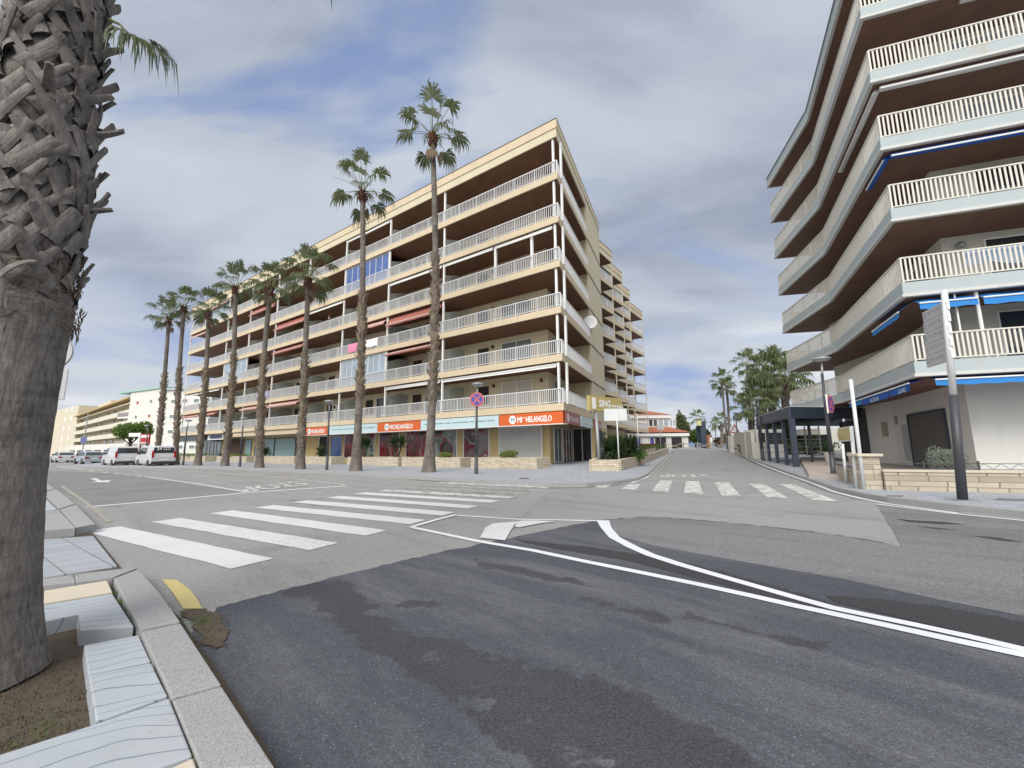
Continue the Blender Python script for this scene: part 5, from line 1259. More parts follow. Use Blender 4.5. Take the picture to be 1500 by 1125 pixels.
# ================================================================= right-hand apartment building
K2=Vector((14.6,15.2,0)); BD2=Vector((18.95,24.3,0)); E2=Vector((20.6,31.4,0))
u1=(BD2-K2).normalized(); u3=(E2-BD2).normalized(); u2=Vector((.945,-.327,0)).normalized()
R2=K2+u2*16
root=thing('apartment_building','pale curved apartment building with long railed balconies towering at the right edge','building',K2)
def o2(v): return (v.x-K2.x,v.y-K2.y)
def inward(v):  return Vector((v.y,-v.x,0))
n1=inward(u1); n3=inward(u3); n2=Vector((-u2.y,u2.x,0))
def inset(d):
    c=K2+u1*d+u2*d
    def isect(p,a,q,b):
        det=a.x*(-b.y)+b.x*a.y; rx,ry=q.x-p.x,q.y-p.y; tt=(rx*(-b.y)+b.x*ry)/det; return p+a*tt
    c=isect(K2+n1*d,u1,K2+n2*d,u2); m=isect(K2+n1*d,u1,BD2+n3*d,u3); e=E2+n3*d
    return c,m,e
ZL=[3.83+3.0*i for i in range(7)]
back=[E2+n3*9,Vector((34,22,0)),R2+n2*9]
def ring(d,dd=0):
    c,m,e=inset(d); return [o2(R2+n2*d),o2(c),o2(m),o2(e-u3*dd)]
bk=[o2(v) for v in back]
for i in range(7):
    zt=ZL[i]+(.56 if i<6 else .75)
    mb=MB(); mb.prism(ring(.0)+[o2(E2+n3*9)]+bk[1:],ZL[i]+.12,zt); s=mb.build('balcony_slab' if i<6 else 'roof_slab',M['paleblue'],root,bevel=.01)
    mb=MB(); mb.prism(ring(-.05,-.05)+[o2(E2+n3*9+u3*.05)]+bk[1:],ZL[i],ZL[i]+.118); mb.build('trim',M['trim'],s,bevel=.015)
    mb=MB(); mb.prism(ring(.10,.10)+[o2(E2+n3*9-u3*.1)]+bk[1:],ZL[i]-.02,ZL[i]-.001); mb.build('soffit',M['soffitr'],s)
    if i==6:
        mb=MB(); mb.prism(ring(-.06,-.06)+[o2(E2+n3*9)]+bk[1:],zt+.001,zt+.05); mb.build('roof_edging',M['grey'],s)
mb=MB(); mb.prism(ring(2.25,1.8)+[o2(E2+n3*9-u3*1.8)]+bk[1:],3.6,ZL[6]+.2); mb.build('wall',M['wall_r'],root)
mb=MB(); mb.prism([o2(R2+n2*2.2),o2(inset(2.2)[0]),o2(inset(2.2)[1]),o2(inset(2.2)[1]+u3*3.0),o2(inset(2.2)[1]+u3*3.0+n3*6)]+bk[1:],-.3,3.82); mb.build('ground_floor_wall',M['cwhite'],root)
for i in range(6):
    z=ZL[i]+.58; mb=MB(); c,m,e=inset(.09)
    def rr_(a,b,**k): rail(mb,o2(a),o2(b),z,1.0,**k)
    rr_(c,R2+n2*.09,sp=.145,bw=.062,bd=.02,post=2.4,rh=.05,low=.05); rr_(c,m,sp=.15,bw=.05,bd=.03,post=2.0,rh=.05,low=.05); rr_(m,e,sp=.15,bw=.05,bd=.03,post=2.0,rh=.05,low=.05); rr_(e,e+n3*2,sp=.15,bw=.03,bd=.03,post=1.0,rh=.05,low=.05)
    mb.build('railing',M['railr'],root)
def TM(o,u,n): return Matrix.Translation((*o2(o),0))@Matrix(((u.x,n.x,0,0),(u.y,n.y,0,0),(0,0,1,0),(0,0,0,1)))
cI,mI,eI=inset(2.25)
TR=TM(cI,u2,-n2); TL=TM(cI,u1,-n1); TF=TM(mI,u3,-n3)
def win2(T,x0,x1,z0,z1,gm,panes=2,fm=M['white'],name='window'):
    f=.06; mb=MB(); mb.box(x0,x1,.002,.06,z0,z0+f,M=T); mb.box(x0,x1,.002,.06,z1-f,z1,M=T)
    for k in range(panes+1): x=x0+(x1-x0-f)*k/panes; mb.box(x,x+f,.002,.055,z0+f,z1-f,M=T)
    o=mb.build(name,fm,root); mb=MB(); mb.box(x0+f,x1-f,.008,.03,z0+f,z1-f,M=T); mb.build('pane',gm,o); return o
r5=random.Random(12)
for i in range(6):
    z=ZL[i]+.56
    for x in (1.3,5.6,9.6): win2(TR,x,x+3.0,z+.05,z+2.15,[M['glassg'],M['glassd'],M['glasssky']][r5.randrange(3)])
    for x in (1.2,5.2): win2(TL,x,x+2.0,z+.05,z+2.1,[M['glassg'],M['glassd'],M['cshutter']][r5.randrange(3)])
    win2(TF,1.0,2.6,z+.9,z+2.0,M['glassd']); 
for i,x in ((2,.55),(2,4.9),(4,.6),(3,.6)):
    mb=MB(); mb.lathe([(.13,0),(.15,.1),(.08,.22)],12,M=TR@Matrix.Translation((x,.13,ZL[i]-.55))); mb.build('wall_light',M['grey'],root)
# awnings
def aw2(o,u,n,a,b,z,m,drop=.45,out=.5,roll=False,valance=.16,txt=None):
    T=TM(o,u,-n); mb=MB(); k=max(3,int((b-a)/.3)); rr3=random.Random(int(a*7+z))
    if roll:
        mb.tube([T@Vector((a,-.25,z-.15)),T@Vector(((a+b)/2,-.24,z-.17)),T@Vector((b,-.25,z-.15))],.11,8); o_=mb.build('awning',m,root,True)
        mb=MB(); mb.box(a,b,-.16,-.12,z-.22,z-.16,M=T); mb.build('front_bar',M['white'],o_); return
    P=[]
    for i in range(k+1):
        x=a+(b-a)*i/k; sg=.03*math.sin(i*1.7)
        P+= [T@Vector((x,-.45,z-.03)),T@Vector((x,-.45+out*.5,z-drop*.5+sg)),T@Vector((x,-.45+out,z-drop)),T@Vector((x,-.45+out+.01,z-drop-valance-.03*(i%2)))]
    mb.add(P,[(4*i+j,4*i+4+j,4*i+5+j,4*i+1+j) for i in range(k) for j in range(3)]); o_=mb.build('awning',m,root)
    mb=MB(); mb.tube([T@Vector((a,-.45+out+.015,z-drop)),T@Vector((b,-.45+out+.015,z-drop))],.03,6); mb.build('front_bar',M['white'],o_)
    if txt:
        for t0,w_,s_ in txt:
            mb=MB(); p=T@Vector((t0,-.45+out+.05,z-drop-valance+.0)); add_text(mb,s_,p,(u*-w_),Vector((0,0,.15)),0,.006); mb.build('lettering',M['palesign'],o_)
aw2(K2,u2,n2,.35,5.6,ZL[3],M['blue_awning'],roll=True); aw2(K2,u2,n2,5.8,11,ZL[3],M['blue_awning'],roll=True); aw2(K2,u1,n1,.4,2.6,ZL[3],M['blue_awning'],roll=True)
aw2(K2,u2,n2,.35,5.4,ZL[4],M['white_awning'],roll=True); aw2(K2,u2,n2,5.6,11,ZL[4],M['white_awning'],roll=True); aw2(K2,u1,n1,.4,6.0,ZL[4],M['white_awning'],roll=True)
aw2(K2,u2,n2,3.3,5,ZL[5],M['white_awning'],roll=True)
aw2(K2,u2,n2,.4,2.05,ZL[1],M['azure_awning'],.3,.5,valance=.22); aw2(K2,u2,n2,2.2,4.3,ZL[1],M['azure_awning'],.3,.5,valance=.25); aw2(K2,u2,n2,4.45,9,ZL[1],M['azure_awning'],.32,.5,valance=.3)
aw2(K2,u1,n1,.5,3.6,ZL[1],M['azure_awning'],.42,.5,valance=.2)
aw2(K2,u2,n2,.5,3.15,ZL[0],M['azure_awning'],.14,.5,valance=.2); aw2(K2,u2,n2,3.4,7.4,ZL[0],M['azure_awning'],.14,.5,valance=.24)
aw2(K2,u1,n1,.5,2.7,ZL[0],M['blue_awning'],.16,.5,valance=.28,txt=[(1.5,.75,'LLINES')]); aw2(K2,u1,n1,2.8,6.3,ZL[0],M['blue_awning'],.16,.5,valance=.3,txt=[(5.0,1.2,'ALZINES')]); aw2(K2,u1,n1,6.4,8.6,ZL[0],M['azure_awning'],.16,.5,valance=.24)
for t_,r_ in ((1.55,.03),(2.15,.055)):
    mb=MB(); p=K2+u2*(t_*1.0)+n2*.18; mb.tube([(*o2(p),ZL[0]+.56),(*o2(p),ZL[1]-.02)],r_,8); mb.build('awning_post',M['white'],root)
# ground floor: shutters, panel, fixtures
T0=TM(inset(2.2)[0],u1,-n1)
def shut(T,x0,x1,z0,z1):
    mb=MB(); mb.box(x0,x1,.002,.05,z0,z1,M=T); o=mb.build('roller_shutter',M['gshutter'],root); mb=MB(); mb.box(x0-.09,x0,.002,.09,z0,z1+.08,M=T); mb.box(x1,x1+.09,.002,.09,z0,z1+.08,M=T); mb.box(x0,x1,.002,.09,z1,z1+.08,M=T); mb.build('shutter_frame',M['navy'],o)
shut(T0,1.9,5.7,.1,2.85)
mb=MB(); mb.box(5.95,6.9,.002,.02,.6,2.45,M=T0); mb.build('lattice_panel',stone('lattice',(.52,.52,.52),(.50,.50,.50),(.36,.36,.36),.1,.1),root)
mb=MB(); mb.box(7.3,7.5,.002,.08,2.55,2.95,M=T0); mb.build('meter_box',M['grey'],root)
mb=MB(); mb.box(3.0,3.4,.002,.2,3.2,3.42,M=TM(inset(2.2)[0],u2,-n2)); mb.build('floodlight',M['plastic'],root)
TG=TM(inset(2.2)[1],u3,-n3)
mb=MB(); mb.box(.6,1.0,.002,.1,1.9,2.7,M=TG); mb.build('meter_box',M['wood'],root)
mb=MB(); mb.box(2.55,2.75,.0,.25,.1,3.6,M=TG); mb.build('corner_post',M['post'],root)
# recessed shop bay under the pergola
bay=inset(3.0)[1]+u3*3.0
mb=MB(); mb.prism([o2(inset(2.2)[1]+u3*3.05),o2(inset(2.2)[1]+u3*3.05+n3*.9),o2(E2+n3*3.1-u3*.5),o2(E2+n3*9-u3*.5),o2(inset(2.2)[1]+u3*3.05+n3*7)],-.2,3.8); mb.build('shop_bay_wall',M['cwhite'],root)
TB=TM(inset(3.1)[1]+u3*3.05,u3,-n3); shut(TB,.4,2.2,.4,3.0); shut(TB,2.9,4.6,.4,3.0)
mb=MB(); mb.box(2.35,2.75,.0,.12,.4,3.2,M=TB); mb.build('pier',M['tile'],root)
# ================================================================= pergola
PC=atz(1156,595.5,3.72); PF=atz(1109,611,3.72); pr=(inset(2.2)[1]+u3*2.9)
root2=thing('pergola','navy steel pergola with flat roof and square posts beside the curved building','pergola',(PC.x,PC.y,0))
def o3(v,z=0): return Vector((v.x-PC.x,v.y-PC.y,z))
pu=(PF-PC); pu.z=0; PLn=pu.length; pu.normalize(); pv=(pr-PC); pv.z=0; PVl=pv.length; pv.normalize()
mb=MB()
def beam(mb,a,b,z0,z1,th,mi=0):
    a=o3(a);b=o3(b); d=(b-a).normalized(); n=Vector((-d.y,d.x,0))*th/2; q=[a-n,a+n,b+n,b-n]
    mb.add([Vector((v.x,v.y,z0)) for v in q]+[Vector((v.x,v.y,z1)) for v in q],[(0,1,2,3),(4,7,6,5),(0,4,5,1),(1,5,6,2),(2,6,7,3),(3,7,4,0)],mi)
beam(mb,PC,PC+pu*PLn,3.02,3.70,.12); beam(mb,PC+pv*.07,PC+pv*(PVl+1.5),3.02,3.70,.12); beam(mb,PC+pu*PLn,PC+pu*PLn+pv*(PVl+3),3.02,3.70,.12)
mb.build('fascia',M['navy'],root2)
mb=MB(); q=[o3(PC),o3(PC+pu*PLn),o3(PC+pu*PLn+pv*(PVl+3)),o3(PC+pv*(PVl+1.5))]; mb.prism([(v.x,v.y) for v in q],3.702,3.76); mb.build('roof',M['galv'],root2)
mb=MB()
for k in range(1,8): beam(mb,PC+pu*PLn*k/8+pv*.1,PC+pu*PLn*k/8+pv*PVl,3.2,3.4,.06)
mb.build('rafter',M['post'],root2)
for k,w_ in ((.012,.30),(.22,.18),(.47,.2),(.72,.18),(.985,.2)):
    p=PC+pu*PLn*k+pv*.1; g=gz(p.x,p.y); mb=MB(); mb.box(-w_/2,w_/2,-w_/2,w_/2,g,3.03,M=Matrix.Translation(o3(p))@Matrix.Rotation(math.atan2(pu.y,pu.x),4,'Z')); mb.build('post',M['navy'],root2,bevel=.008)
p=PC+pu*PLn*.10+pv*1.6; mb=MB(); mb.box(-.06,.06,-.06,.06,.3,3.2,M=Matrix.Translation(o3(p))); mb.build('post',M['post'],root2)
mb=MB(); r3=random.Random(4)
nn4=Vector((pu.y,-pu.x,0)); nn4=nn4 if nn4.dot(PC)<0 else -nn4
for k in range(14):   # weathered lettering, illegible
    p=PC+pu*PLn*(.30+.048*k)+nn4*.066; hh=r3.uniform(.15,.38); q=o3(p,3.2); mb.add([q,q+pu*.20,q+pu*.20+Vector((0,0,hh)),q+Vector((0,0,hh))],[(0,1,2,3)])
mb.build('lettering',mat('faded_white_letters',(.17,.19,.22),.6,.2),root2)
mb=MB(); 
for k in range(5): beam(mb,PC+pu*PLn+pv*(.2+k*1.4),PC+pu*PLn+pv*(.3+k*1.4),.6,3.0,.05)
for z in (.9,1.3,1.9): beam(mb,PC+pu*PLn,PC+pu*PLn+pv*6,z,z+.05,.04)
mb.build('lattice',M['creamslab'],root2)
for lb,x,y in (('white tapered plant pot against the pergola pier',1213,671),('white tapered plant pot behind the yellow arrow sign',1247,671)):
    p=aty(x,650,23.0); p.z=.42; mb=MB(); mb.lathe([(.16,0),(.24,.7),(.27,.72),(.22,.7),(.2,.62)],16); o=mb.build('plant_pot',M['cwhite'],None,True); o.location=p-Vector((0,0,.1)); tag(o,lb,'plant pot')
# ================================================================= low stone wall and railing at right
wa=at(1296,717.5,.12); wb=at(1500,722.5,.12); wd=(wb-wa).normalized(); wc=wa+wd*9
wallline('long low cream stone wall with flat coping along the right pavement',[wa,wc],.52,.28,M['stone'],capm=M['creamslab'])
p0=at(1265,717,.12); p1=at(1295,717.5,.12); w_=(p1-p0).length
root=thing('stone_pillar','square cream stone pillar with a flat cap at the wall end','pillar',p0,math.atan2((p1-p0).y,(p1-p0).x)); mb=MB(); mb.box(0,w_,0,.6,-.2,.95); mb.build('pillar_body',M['stone'],root,bevel=.02); mb=MB(); mb.box(-.07,w_+.07,-.07,.67,.952,1.03); mb.build('cap',M['creamslab'],root,bevel=.015)
wallline('lower stone wall returning behind the two white signposts',[at(1262,712,.12)+Vector((.1,.2,0)),at(1232,702,.12)],.55,.2,M['stone'],capm=M['kerbd'])
root=thing('low_railing','low black zigzag railing standing on the stone wall coping','railing',wa+Vector((0,0,.59)),math.atan2(wd.y,wd.x)); L=8.6
mb=MB(); mb.tube([(0,0,.17),(L,0,.17)],.010,6); mb.tube([(0,0,.02),(L,0,.02)],.008,6); mb.build('rail',M['post'],root)
mb=MB(); k=int(L/.17)
for i in range(k): x=i*.17; mb.tube([(x,0,.17 if i%2 else .02),(x+.17,0,.02 if i%2 else .17)],.006,4)
mb.build('zigzag_bars',M['post'],root)
for i in range(8):
    x=.95+i*1.15; mb=MB(); mb.box(x-.02,x+.02,-.02,.02,0,.24); mb.build('post',M['post'],root)
cB=aty(1390,684,wa.y+.75); bush('grey-green lavender bush behind the low stone wall',Vector((cB.x,cB.y,.5)),.55,.45,.62,5200,.03,M['greyleaf'],51,name='lavender_bush',lob=10)
bb=MB(); 
for nm,lb,px in (('manhole_cover','small square manhole cover in the right pavement',[(1300,726),(1322,726.3),(1322,728),(1298,727.7)]),('manhole_cover','long dark manhole cover in the right pavement at the edge',[(1462,730.5),(1500,732),(1500,734.5),(1456,733)]),('manhole_cover','small dark manhole cover near the crossing by the shops',[(762,700),(774,700),(775,702),(760,702)])):
    mb=MB(); P=[at(*p,.12) for p in px]; mb.add([(p.x,p.y,p.z+.012) for p in P]+[(p.x,p.y,p.z+.001) for p in P],[(0,1,2,3)]+[(i,4+i,4+(i+1)%4,(i+1)%4) for i in range(4)]); tag(mb.build(nm,M['kerbd']),lb,'manhole cover')

# sheet drying on the first balcony of the curved building
mb=MB(); k=26; vs=[]; o=K2+u2*2.0+n2*.22
for i in range(k+1):
    t_=3.6*i/k; p=u2*t_
    for z,y in ((1.02,.0),(.72,.03*math.sin(i*.9)),(.40+.10*math.sin(i*.35),.05*math.sin(i*.8+1))): vs.append((p.x+n2.x*y,p.y+n2.y*y,z))
mb.add(vs,[(3*i+j,3*i+3+j,3*i+4+j,3*i+1+j) for i in range(k) for j in (0,1)])
q=mb.build('sheet',mat('pale_blue_cloth',(.42,.52,.66),.9,.25,1.2),None,True); q.location=(o.x,o.y,ZL[1]+.56); tag(q,'pale blue sheet drying behind the balcony railing above the azure awnings at right','sheet')
# ================================================================= vehicles
def vehicle(kind,label,pos,rz,paint,L,W,H,prof,belt,roofin,glass_side,ws,rw,wheels,cat,light='rear',wr=.32,rear_text=None,group=None):
    """prof: closed side outline (x forward,z). belt: height where the body starts to lean in"""
    root=thing({'car':'parked_car','van':'parked_van'}[kind],label,cat,pos,rz,group)
    hw=W/2
    def yw(z): return hw*(1-.03*(1-z/belt)) if z<belt else hw-roofin*((z-belt)/(H-belt))**1.1
    vs=[];n=len(prof)
    for s in (-1,1):
        for x,z in prof: vs.append((x,s*yw(z),z))
    fs=[(i,(i+1)%n,n+(i+1)%n,n+i) for i in range(n)]; mb=MB(); mb.add(vs,fs+[list(range(n))[::-1],list(range(n,2*n))]); mb.build('body',paint,root,bevel=.05)
    def side_poly(pts,mi_name,m,off=.012,par=None):
        for s in (-1,1):
            mb=MB(); q=[(x,s*(yw(z)+off),z) for x,z in pts]; mb.add(q,[list(range(len(q)))[::(1 if s>0 else -1)]]); mb.build(mi_name,m,root)
    for g in glass_side: side_poly(g,'side_window',M['glassd'])
    def cross(a,b,nm,m,mar=.10,off=.014):
        (x0,z0),(x1,z1)=a,b; d=Vector((x1-x0,0,z1-z0)).normalized(); nn=Vector((-d.z,0,d.x)); 
        if (nn.x>0)!=((x0+x1)/2>0): nn=-nn
        q=[]
        for (x,z) in (a,b):
            for s in (-1,1): q.append(Vector((x,s*(yw(z)-mar),z))+nn*off)
        mb=MB(); mb.add(q,[(0,1,3,2)]); return mb.build(nm,m,root)
    cross(*ws,'windscreen',M['glasssky'] if light=='front' else M['glassd']); rwo=cross(*rw,'rear_window',M['glassd'])
    for wx in wheels:
        for s in (-1,1):
            T=Matrix.Translation((wx,s*(hw-.10),wr))@Matrix.Rotation(R(90),4,'X')
            mb=MB(); mb.lathe([(wr*.62,-.11),(wr*.95,-.11),(wr,-.07),(wr,.07),(wr*.95,.11),(wr*.62,.11)],20,M=T); wo=mb.build('tyre',M['black'],root)
            mb=MB(); mb.lathe([(wr*.6,-.115),(wr*.5,-.1),(wr*.15,-.09),(.02,-.1)],14,M=T); mb.lathe([(wr*.6,.115),(wr*.5,.1),(wr*.15,.09),(.02,.1)],14,M=T); mb.build('rim',M['grey'],wo)
            mb=MB(); mb.lathe([(wr*1.16,-.115),(wr*1.16,.118)],20,M=T@Matrix.Translation((0,0,0))); mb.build('wheel_arch',M['plastic'],root)
    xr=min(p[0] for p in prof); xf=max(p[0] for p in prof)
    mb=MB(); mb.box(xr-.05,xr+.25,-hw+.03,hw-.03,.25,.52); mb.build('rear_bumper',M['plastic'] if kind=='van' else paint,root,bevel=.04)
    mb=MB(); mb.box(xf-.25,xf+.05,-hw+.05,hw-.05,.22,.5); mb.build('front_bumper',M['plastic'] if kind=='van' else paint,root,bevel=.04)
    for s in (-1,1):
        if kind=='van': z0,z1=.85,1.45
        else: z0,z1=.68,.86
        mb=MB(); mb.box(xr-.03,xr+.10,s*(hw-.04),s*(hw-.20 if kind=='van' else hw-.45),z0,z1); mb.build('tail_light',M['redlamp'],root,bevel=.015)
        mb=MB(); mb.box(xf-.22,xf+.02,s*(hw-.08),s*(hw-.5),.62,.78); mb.build('headlight',M['lamp'],root,bevel=.02)
        mx=ws[0][0]-.15; mb=MB(); mb.box(mx-.08,mx+.1,s*(hw+.02),s*(hw+.2),belt,belt+.2); mb.build('wing_mirror',M['plastic'],root,bevel=.03)
    for x_,nm in ((xr-.06,'number_plate'),(xf+.055,'number_plate')):
        mb=MB(); mb.box(x_-.005,x_+.005,-.26,.26,.40,.51) if x_>0 else mb.box(x_-.005,x_+.005,-.26,.26,.56 if kind!='van' else .62,.67 if kind!='van' else .73); mb.build(nm,M['white'],root)
    if rear_text:
        mb=MB(); add_text(mb,rear_text,Vector((xr-.035+.12,.55,1.56)),Vector((0,-.36,0)),Vector((.03,0,.22)),0,.006)
        for k in range(2):
            for j in range(4): y=.08-.15*j; z=1.62+.1*k if k else 1.58; q=Vector((xr+.09+.015*k,y,z)); mb.add([q,q-Vector((0,.12,0)),q+Vector((0,-.12,.05)),q+Vector((0,0,.05))],[(0,1,2,3)])
        mb.build('lettering',M['txt'],rwo)
    return root
van_prof=[(-2.38,.3),(-2.40,.9),(-2.34,1.25),(-2.22,1.84),(-2.1,1.94),(.85,1.96),(1.1,1.88),(1.78,1.16),(2.28,.98),(2.4,.78),(2.4,.28)]
vg=[[(1.0,1.22),(1.62,1.22),(1.05,1.78),(.55,1.80),(.55,1.22)]]
def VAN(label,pos,rz,text=None,rear=True):
    return vehicle('van',label,pos,rz,M['vwhite'],4.8,1.9,1.97,van_prof,1.15,.17,vg+([[(.45,1.22),(-.6,1.22),(-.6,1.78),(.45,1.8)]] if text else []),((1.12,1.85),(1.74,1.2)),((-2.24,1.78),(-2.335,1.27)),(-1.55,1.45),'van',rear_text=text)
sed=[(-2.2,.3),(-2.25,.7),(-2.2,.98),(-1.6,1.02),(-1.05,1.40),(-.3,1.47),(.35,1.40),(1.05,1.02),(1.9,.86),(2.22,.68),(2.25,.28)]
sg=[[(.92,1.03),(.32,1.34),(-.02,1.38),(-.02,1.02)],[(-.08,1.02),(-.08,1.38),(-.35,1.40),(-.98,1.34),(-1.35,1.06)]]
def SED(label,pos,rz,m,front=False): return vehicle('car',label,pos,rz,m,4.5,1.8,1.47,sed,.98,.24,sg,((.40,1.375),(1.0,1.045)),((-1.10,1.365),(-1.56,1.045)),(-1.35,1.38),'car',light='front' if front else 'rear',wr=.31)
hat=[(-2.0,.3),(-2.08,.7),(-2.02,1.0),(-1.75,1.42),(-1.5,1.52),(-.2,1.56),(.35,1.48),(1.1,1.05),(1.85,.88),(2.1,.66),(2.1,.28)]
hg=[[(1.0,1.06),(.33,1.42),(0,1.46),(0,1.04)],[(-.06,1.04),(-.06,1.46),(-1.3,1.44),(-1.62,1.14),(-1.6,1.04)]]
def HAT(label,pos,rz,m,front=False): return vehicle('car',label,pos,rz,m,4.2,1.8,1.56,hat,1.0,.22,hg,((.40,1.455),(1.05,1.08)),((-1.78,1.39),(-2.0,1.04)),(-1.3,1.3),'car',light='front' if front else 'rear',wr=.32)
def vpos(x,y): p=at(x,y); return p
va=math.atan2(A_d.y,A_d.x)      # heading away along the avenue
g0=at(238,684); VAN('light grey passenger van with lettered rear window, parked nearest, by the palms',g0+A_d*2.3,va,'24')
g1=at(194,683.5); VAN('light grey panel van parked just ahead of the passenger van, its rear doors plain',g1+A_d*3.6-A_n*.2,va)
p=at(159,679); SED('pale silver saloon facing the camera beside the grey vans',p+A_d*2.6+A_n*.6,va+math.pi+R(12),M['silver'],True)
p=at(128,680); HAT('blue-silver hatchback parked to the left of the silver saloon',p+A_d*2.8+A_n*.5,va+R(4),M['bluesilver'])
p=at(96,677.5); HAT('white hatchback driving away at the far left beside the big trunk',p+A_d*2.4,va+R(2),M['vwhite'])
p=at(112,676); HAT('black car half hidden behind the white hatchback at far left',p+A_d*6+A_n*2,va,M['cblack'])
# ================================================================= far left buildings
def px_block(px0,y0,px1,y1,Y0,Y1):  # corner ground points and heights from the photo
    a=aty(px0,y0,Y0); b=aty(px1,y1,Y1); return a,b
wroot=None
def facade_building(name,label,a,b,h,depth,wallm,floors,winspec,roofm=None,h2=None,z0=-.3):
    """a,b: front base line end points (left,right), local x along front"""
    d=(b-a); d.z=0; L=d.length; rz=math.atan2(d.y,d.x); root=thing(name,label,'building',(a.x,a.y,0),rz)
    mb=MB(); mb.box(0,L,0,depth,z0,h); mb.build('wall',wallm,root); return root,L
# white block with green eaves
a=aty(181,664,92); b=aty(228,664,86); zt=aty(205,572,89).z
root,L=facade_building('apartment_building','white four-storey block with pale green eaves behind the palms',a,b,zt,16,M['cwhite'],4,None)
mb=MB(); mb.box(-5.2,L+.0,-.3,16,zt+.01,zt+.45); mb.build('eaves',mat('pale_green_eaves',(.32,.50,.45),.8,.08),root)
a2=aty(228,664,86); 
for f in range(4):
    for k in range(2):
        z=2.2+f*3.05; x=L*(.22+.42*k); mb=MB(); mb.box(x,x+1.2,-.05,-.002,z,z+1.3); o=mb.build('window',M['white'],root); mb=MB(); mb.box(x+.15,x+1.05,-.07,-.052,z+.1,z+.75); mb.build('pane',M['glassg'] if (f+k)!=3 else M['tile'],o)
for f in range(3):
    z=2.6+f*3.05; mb=MB(); mb.box(-5,-.01,.0,3,z+.01,z+.3); mb.build('balcony_slab',M['white'],root); mb=MB(); mb.box(-5,-.01,0,.06,z+.3,z+1.2); mb.build('balcony_front',mat('grey_balcony_panel',(.25,.23,.24),.6,.1) if f%2==0 else M['creamslab'],root)
mb=MB(); mb.box(-5,-.01,3,12,0,zt); mb.build('recess_wall',M['cream'],root)
# its right wing, angled
a=aty(229,664,86); b=aty(300,664,84); zt2=aty(260,571,85).z
root,L=facade_building('apartment_building','white wing with small windows seen between the two left palms',a,b,zt2,10,M['cwhite'],4,None)
mb=MB(); mb.box(0,L,-.4,10,zt2+.01,zt2+.4); mb.build('eaves',M['paleblue'],root)
for f in range(4):
    for k in range(4):
        z=1.8+f*3.05; x=2+k*L/4.2; mb=MB(); mb.box(x,x+1.6,-.05,-.002,z,z+1.5); o=mb.build('window',M['white'],root); mb=MB(); mb.box(x+.2,x+1.4,-.07,-.052,z+.15,z+.8); mb.build('pane',M['glassg'],o)
# cream curved apartment block
root=None
a=aty(104,664,150); b=aty(182,664,98); d=b-a; d.z=0; L=d.length; zA=aty(104,603,150).z; zB=aty(182,582,98).z
root=thing('apartment_building','long cream apartment block with stacked balconies beyond the cars','building',(a.x,a.y,0),math.atan2(d.y,d.x))
YC=mat('far_cream',(.60,.55,.43),.9,.08,.3); YW=mat('far_balcony',(.62,.60,.50),.9,.08,.3)
mb=MB(); mb.box(0,L,1.6,14,-.3,zB-.3); mb.build('wall',YC,root)
nf=5; fh=(zB-1.2)/nf
for f in range(1,nf+1):
    z=f*fh; mb=MB(); mb.box(0,L,0,1.6,z-.12,z+.1); mb.build('balcony_slab',YC,root)
    if f<nf: mb=MB(); mb.box(0,L,-.08,.0,z-.2,z+.95); mb.build('balcony_front',YW,root)
    for k in range(9):
        x=1.5+k*L/9.2; mb=MB(); mb.box(x,x+1.8,1.5,1.598,z-fh+.1,z-fh+2.2); mb.build('window',M['glassd'] if (k+f)%3 else M['cshutter'],root)
mb=MB(); mb.box(0,L,-.6,14,zB-.29,zB+.1); mb.build('roof',mat('ochre_eaves',(.50,.36,.18),.9,.1),root)
mb=MB(); mb.box(L*.30,L*.55,2,7,zB+.1,zB+2.4); mb.build('roof_hut',YC,root); mb=MB(); mb.box(L*.12,L*.18,3,5,zB+.1,zB+2.2); mb.build('chimney',M['tile'],root)
a=aty(60,664,175); b=aty(106,664,150); zt=aty(90,600,165).z
root,L=facade_building('apartment_building','plain cream building end at the far left beside the big trunk',a,b,zt,12,YC,5,None)
for f in range(5):
    for k in range(2): z=2+f*3.6; x=L*(.62+.18*k); mb=MB(); mb.box(x,x+1.8,-.06,-.002,z,z+1.6); mb.build('window',M['white'],root)
# shops row at its foot
a=aty(100,664,105); b=aty(182,664,84); zt=aty(150,651,95).z
root,L=facade_building('shop_row','low white awnings and kiosks along the far avenue','kiosk',a) if False else facade_building('shop_row','low white shopfronts along the far left avenue behind the cars',a,b,zt,4,M['cwhite'],1,None)
for k in range(6): mb=MB(); mb.box(1+k*L/6.1,1+k*L/6.1+L/9,-.06,-.002,.2,zt*.62); mb.build('shop_window',M['glassd'],root)
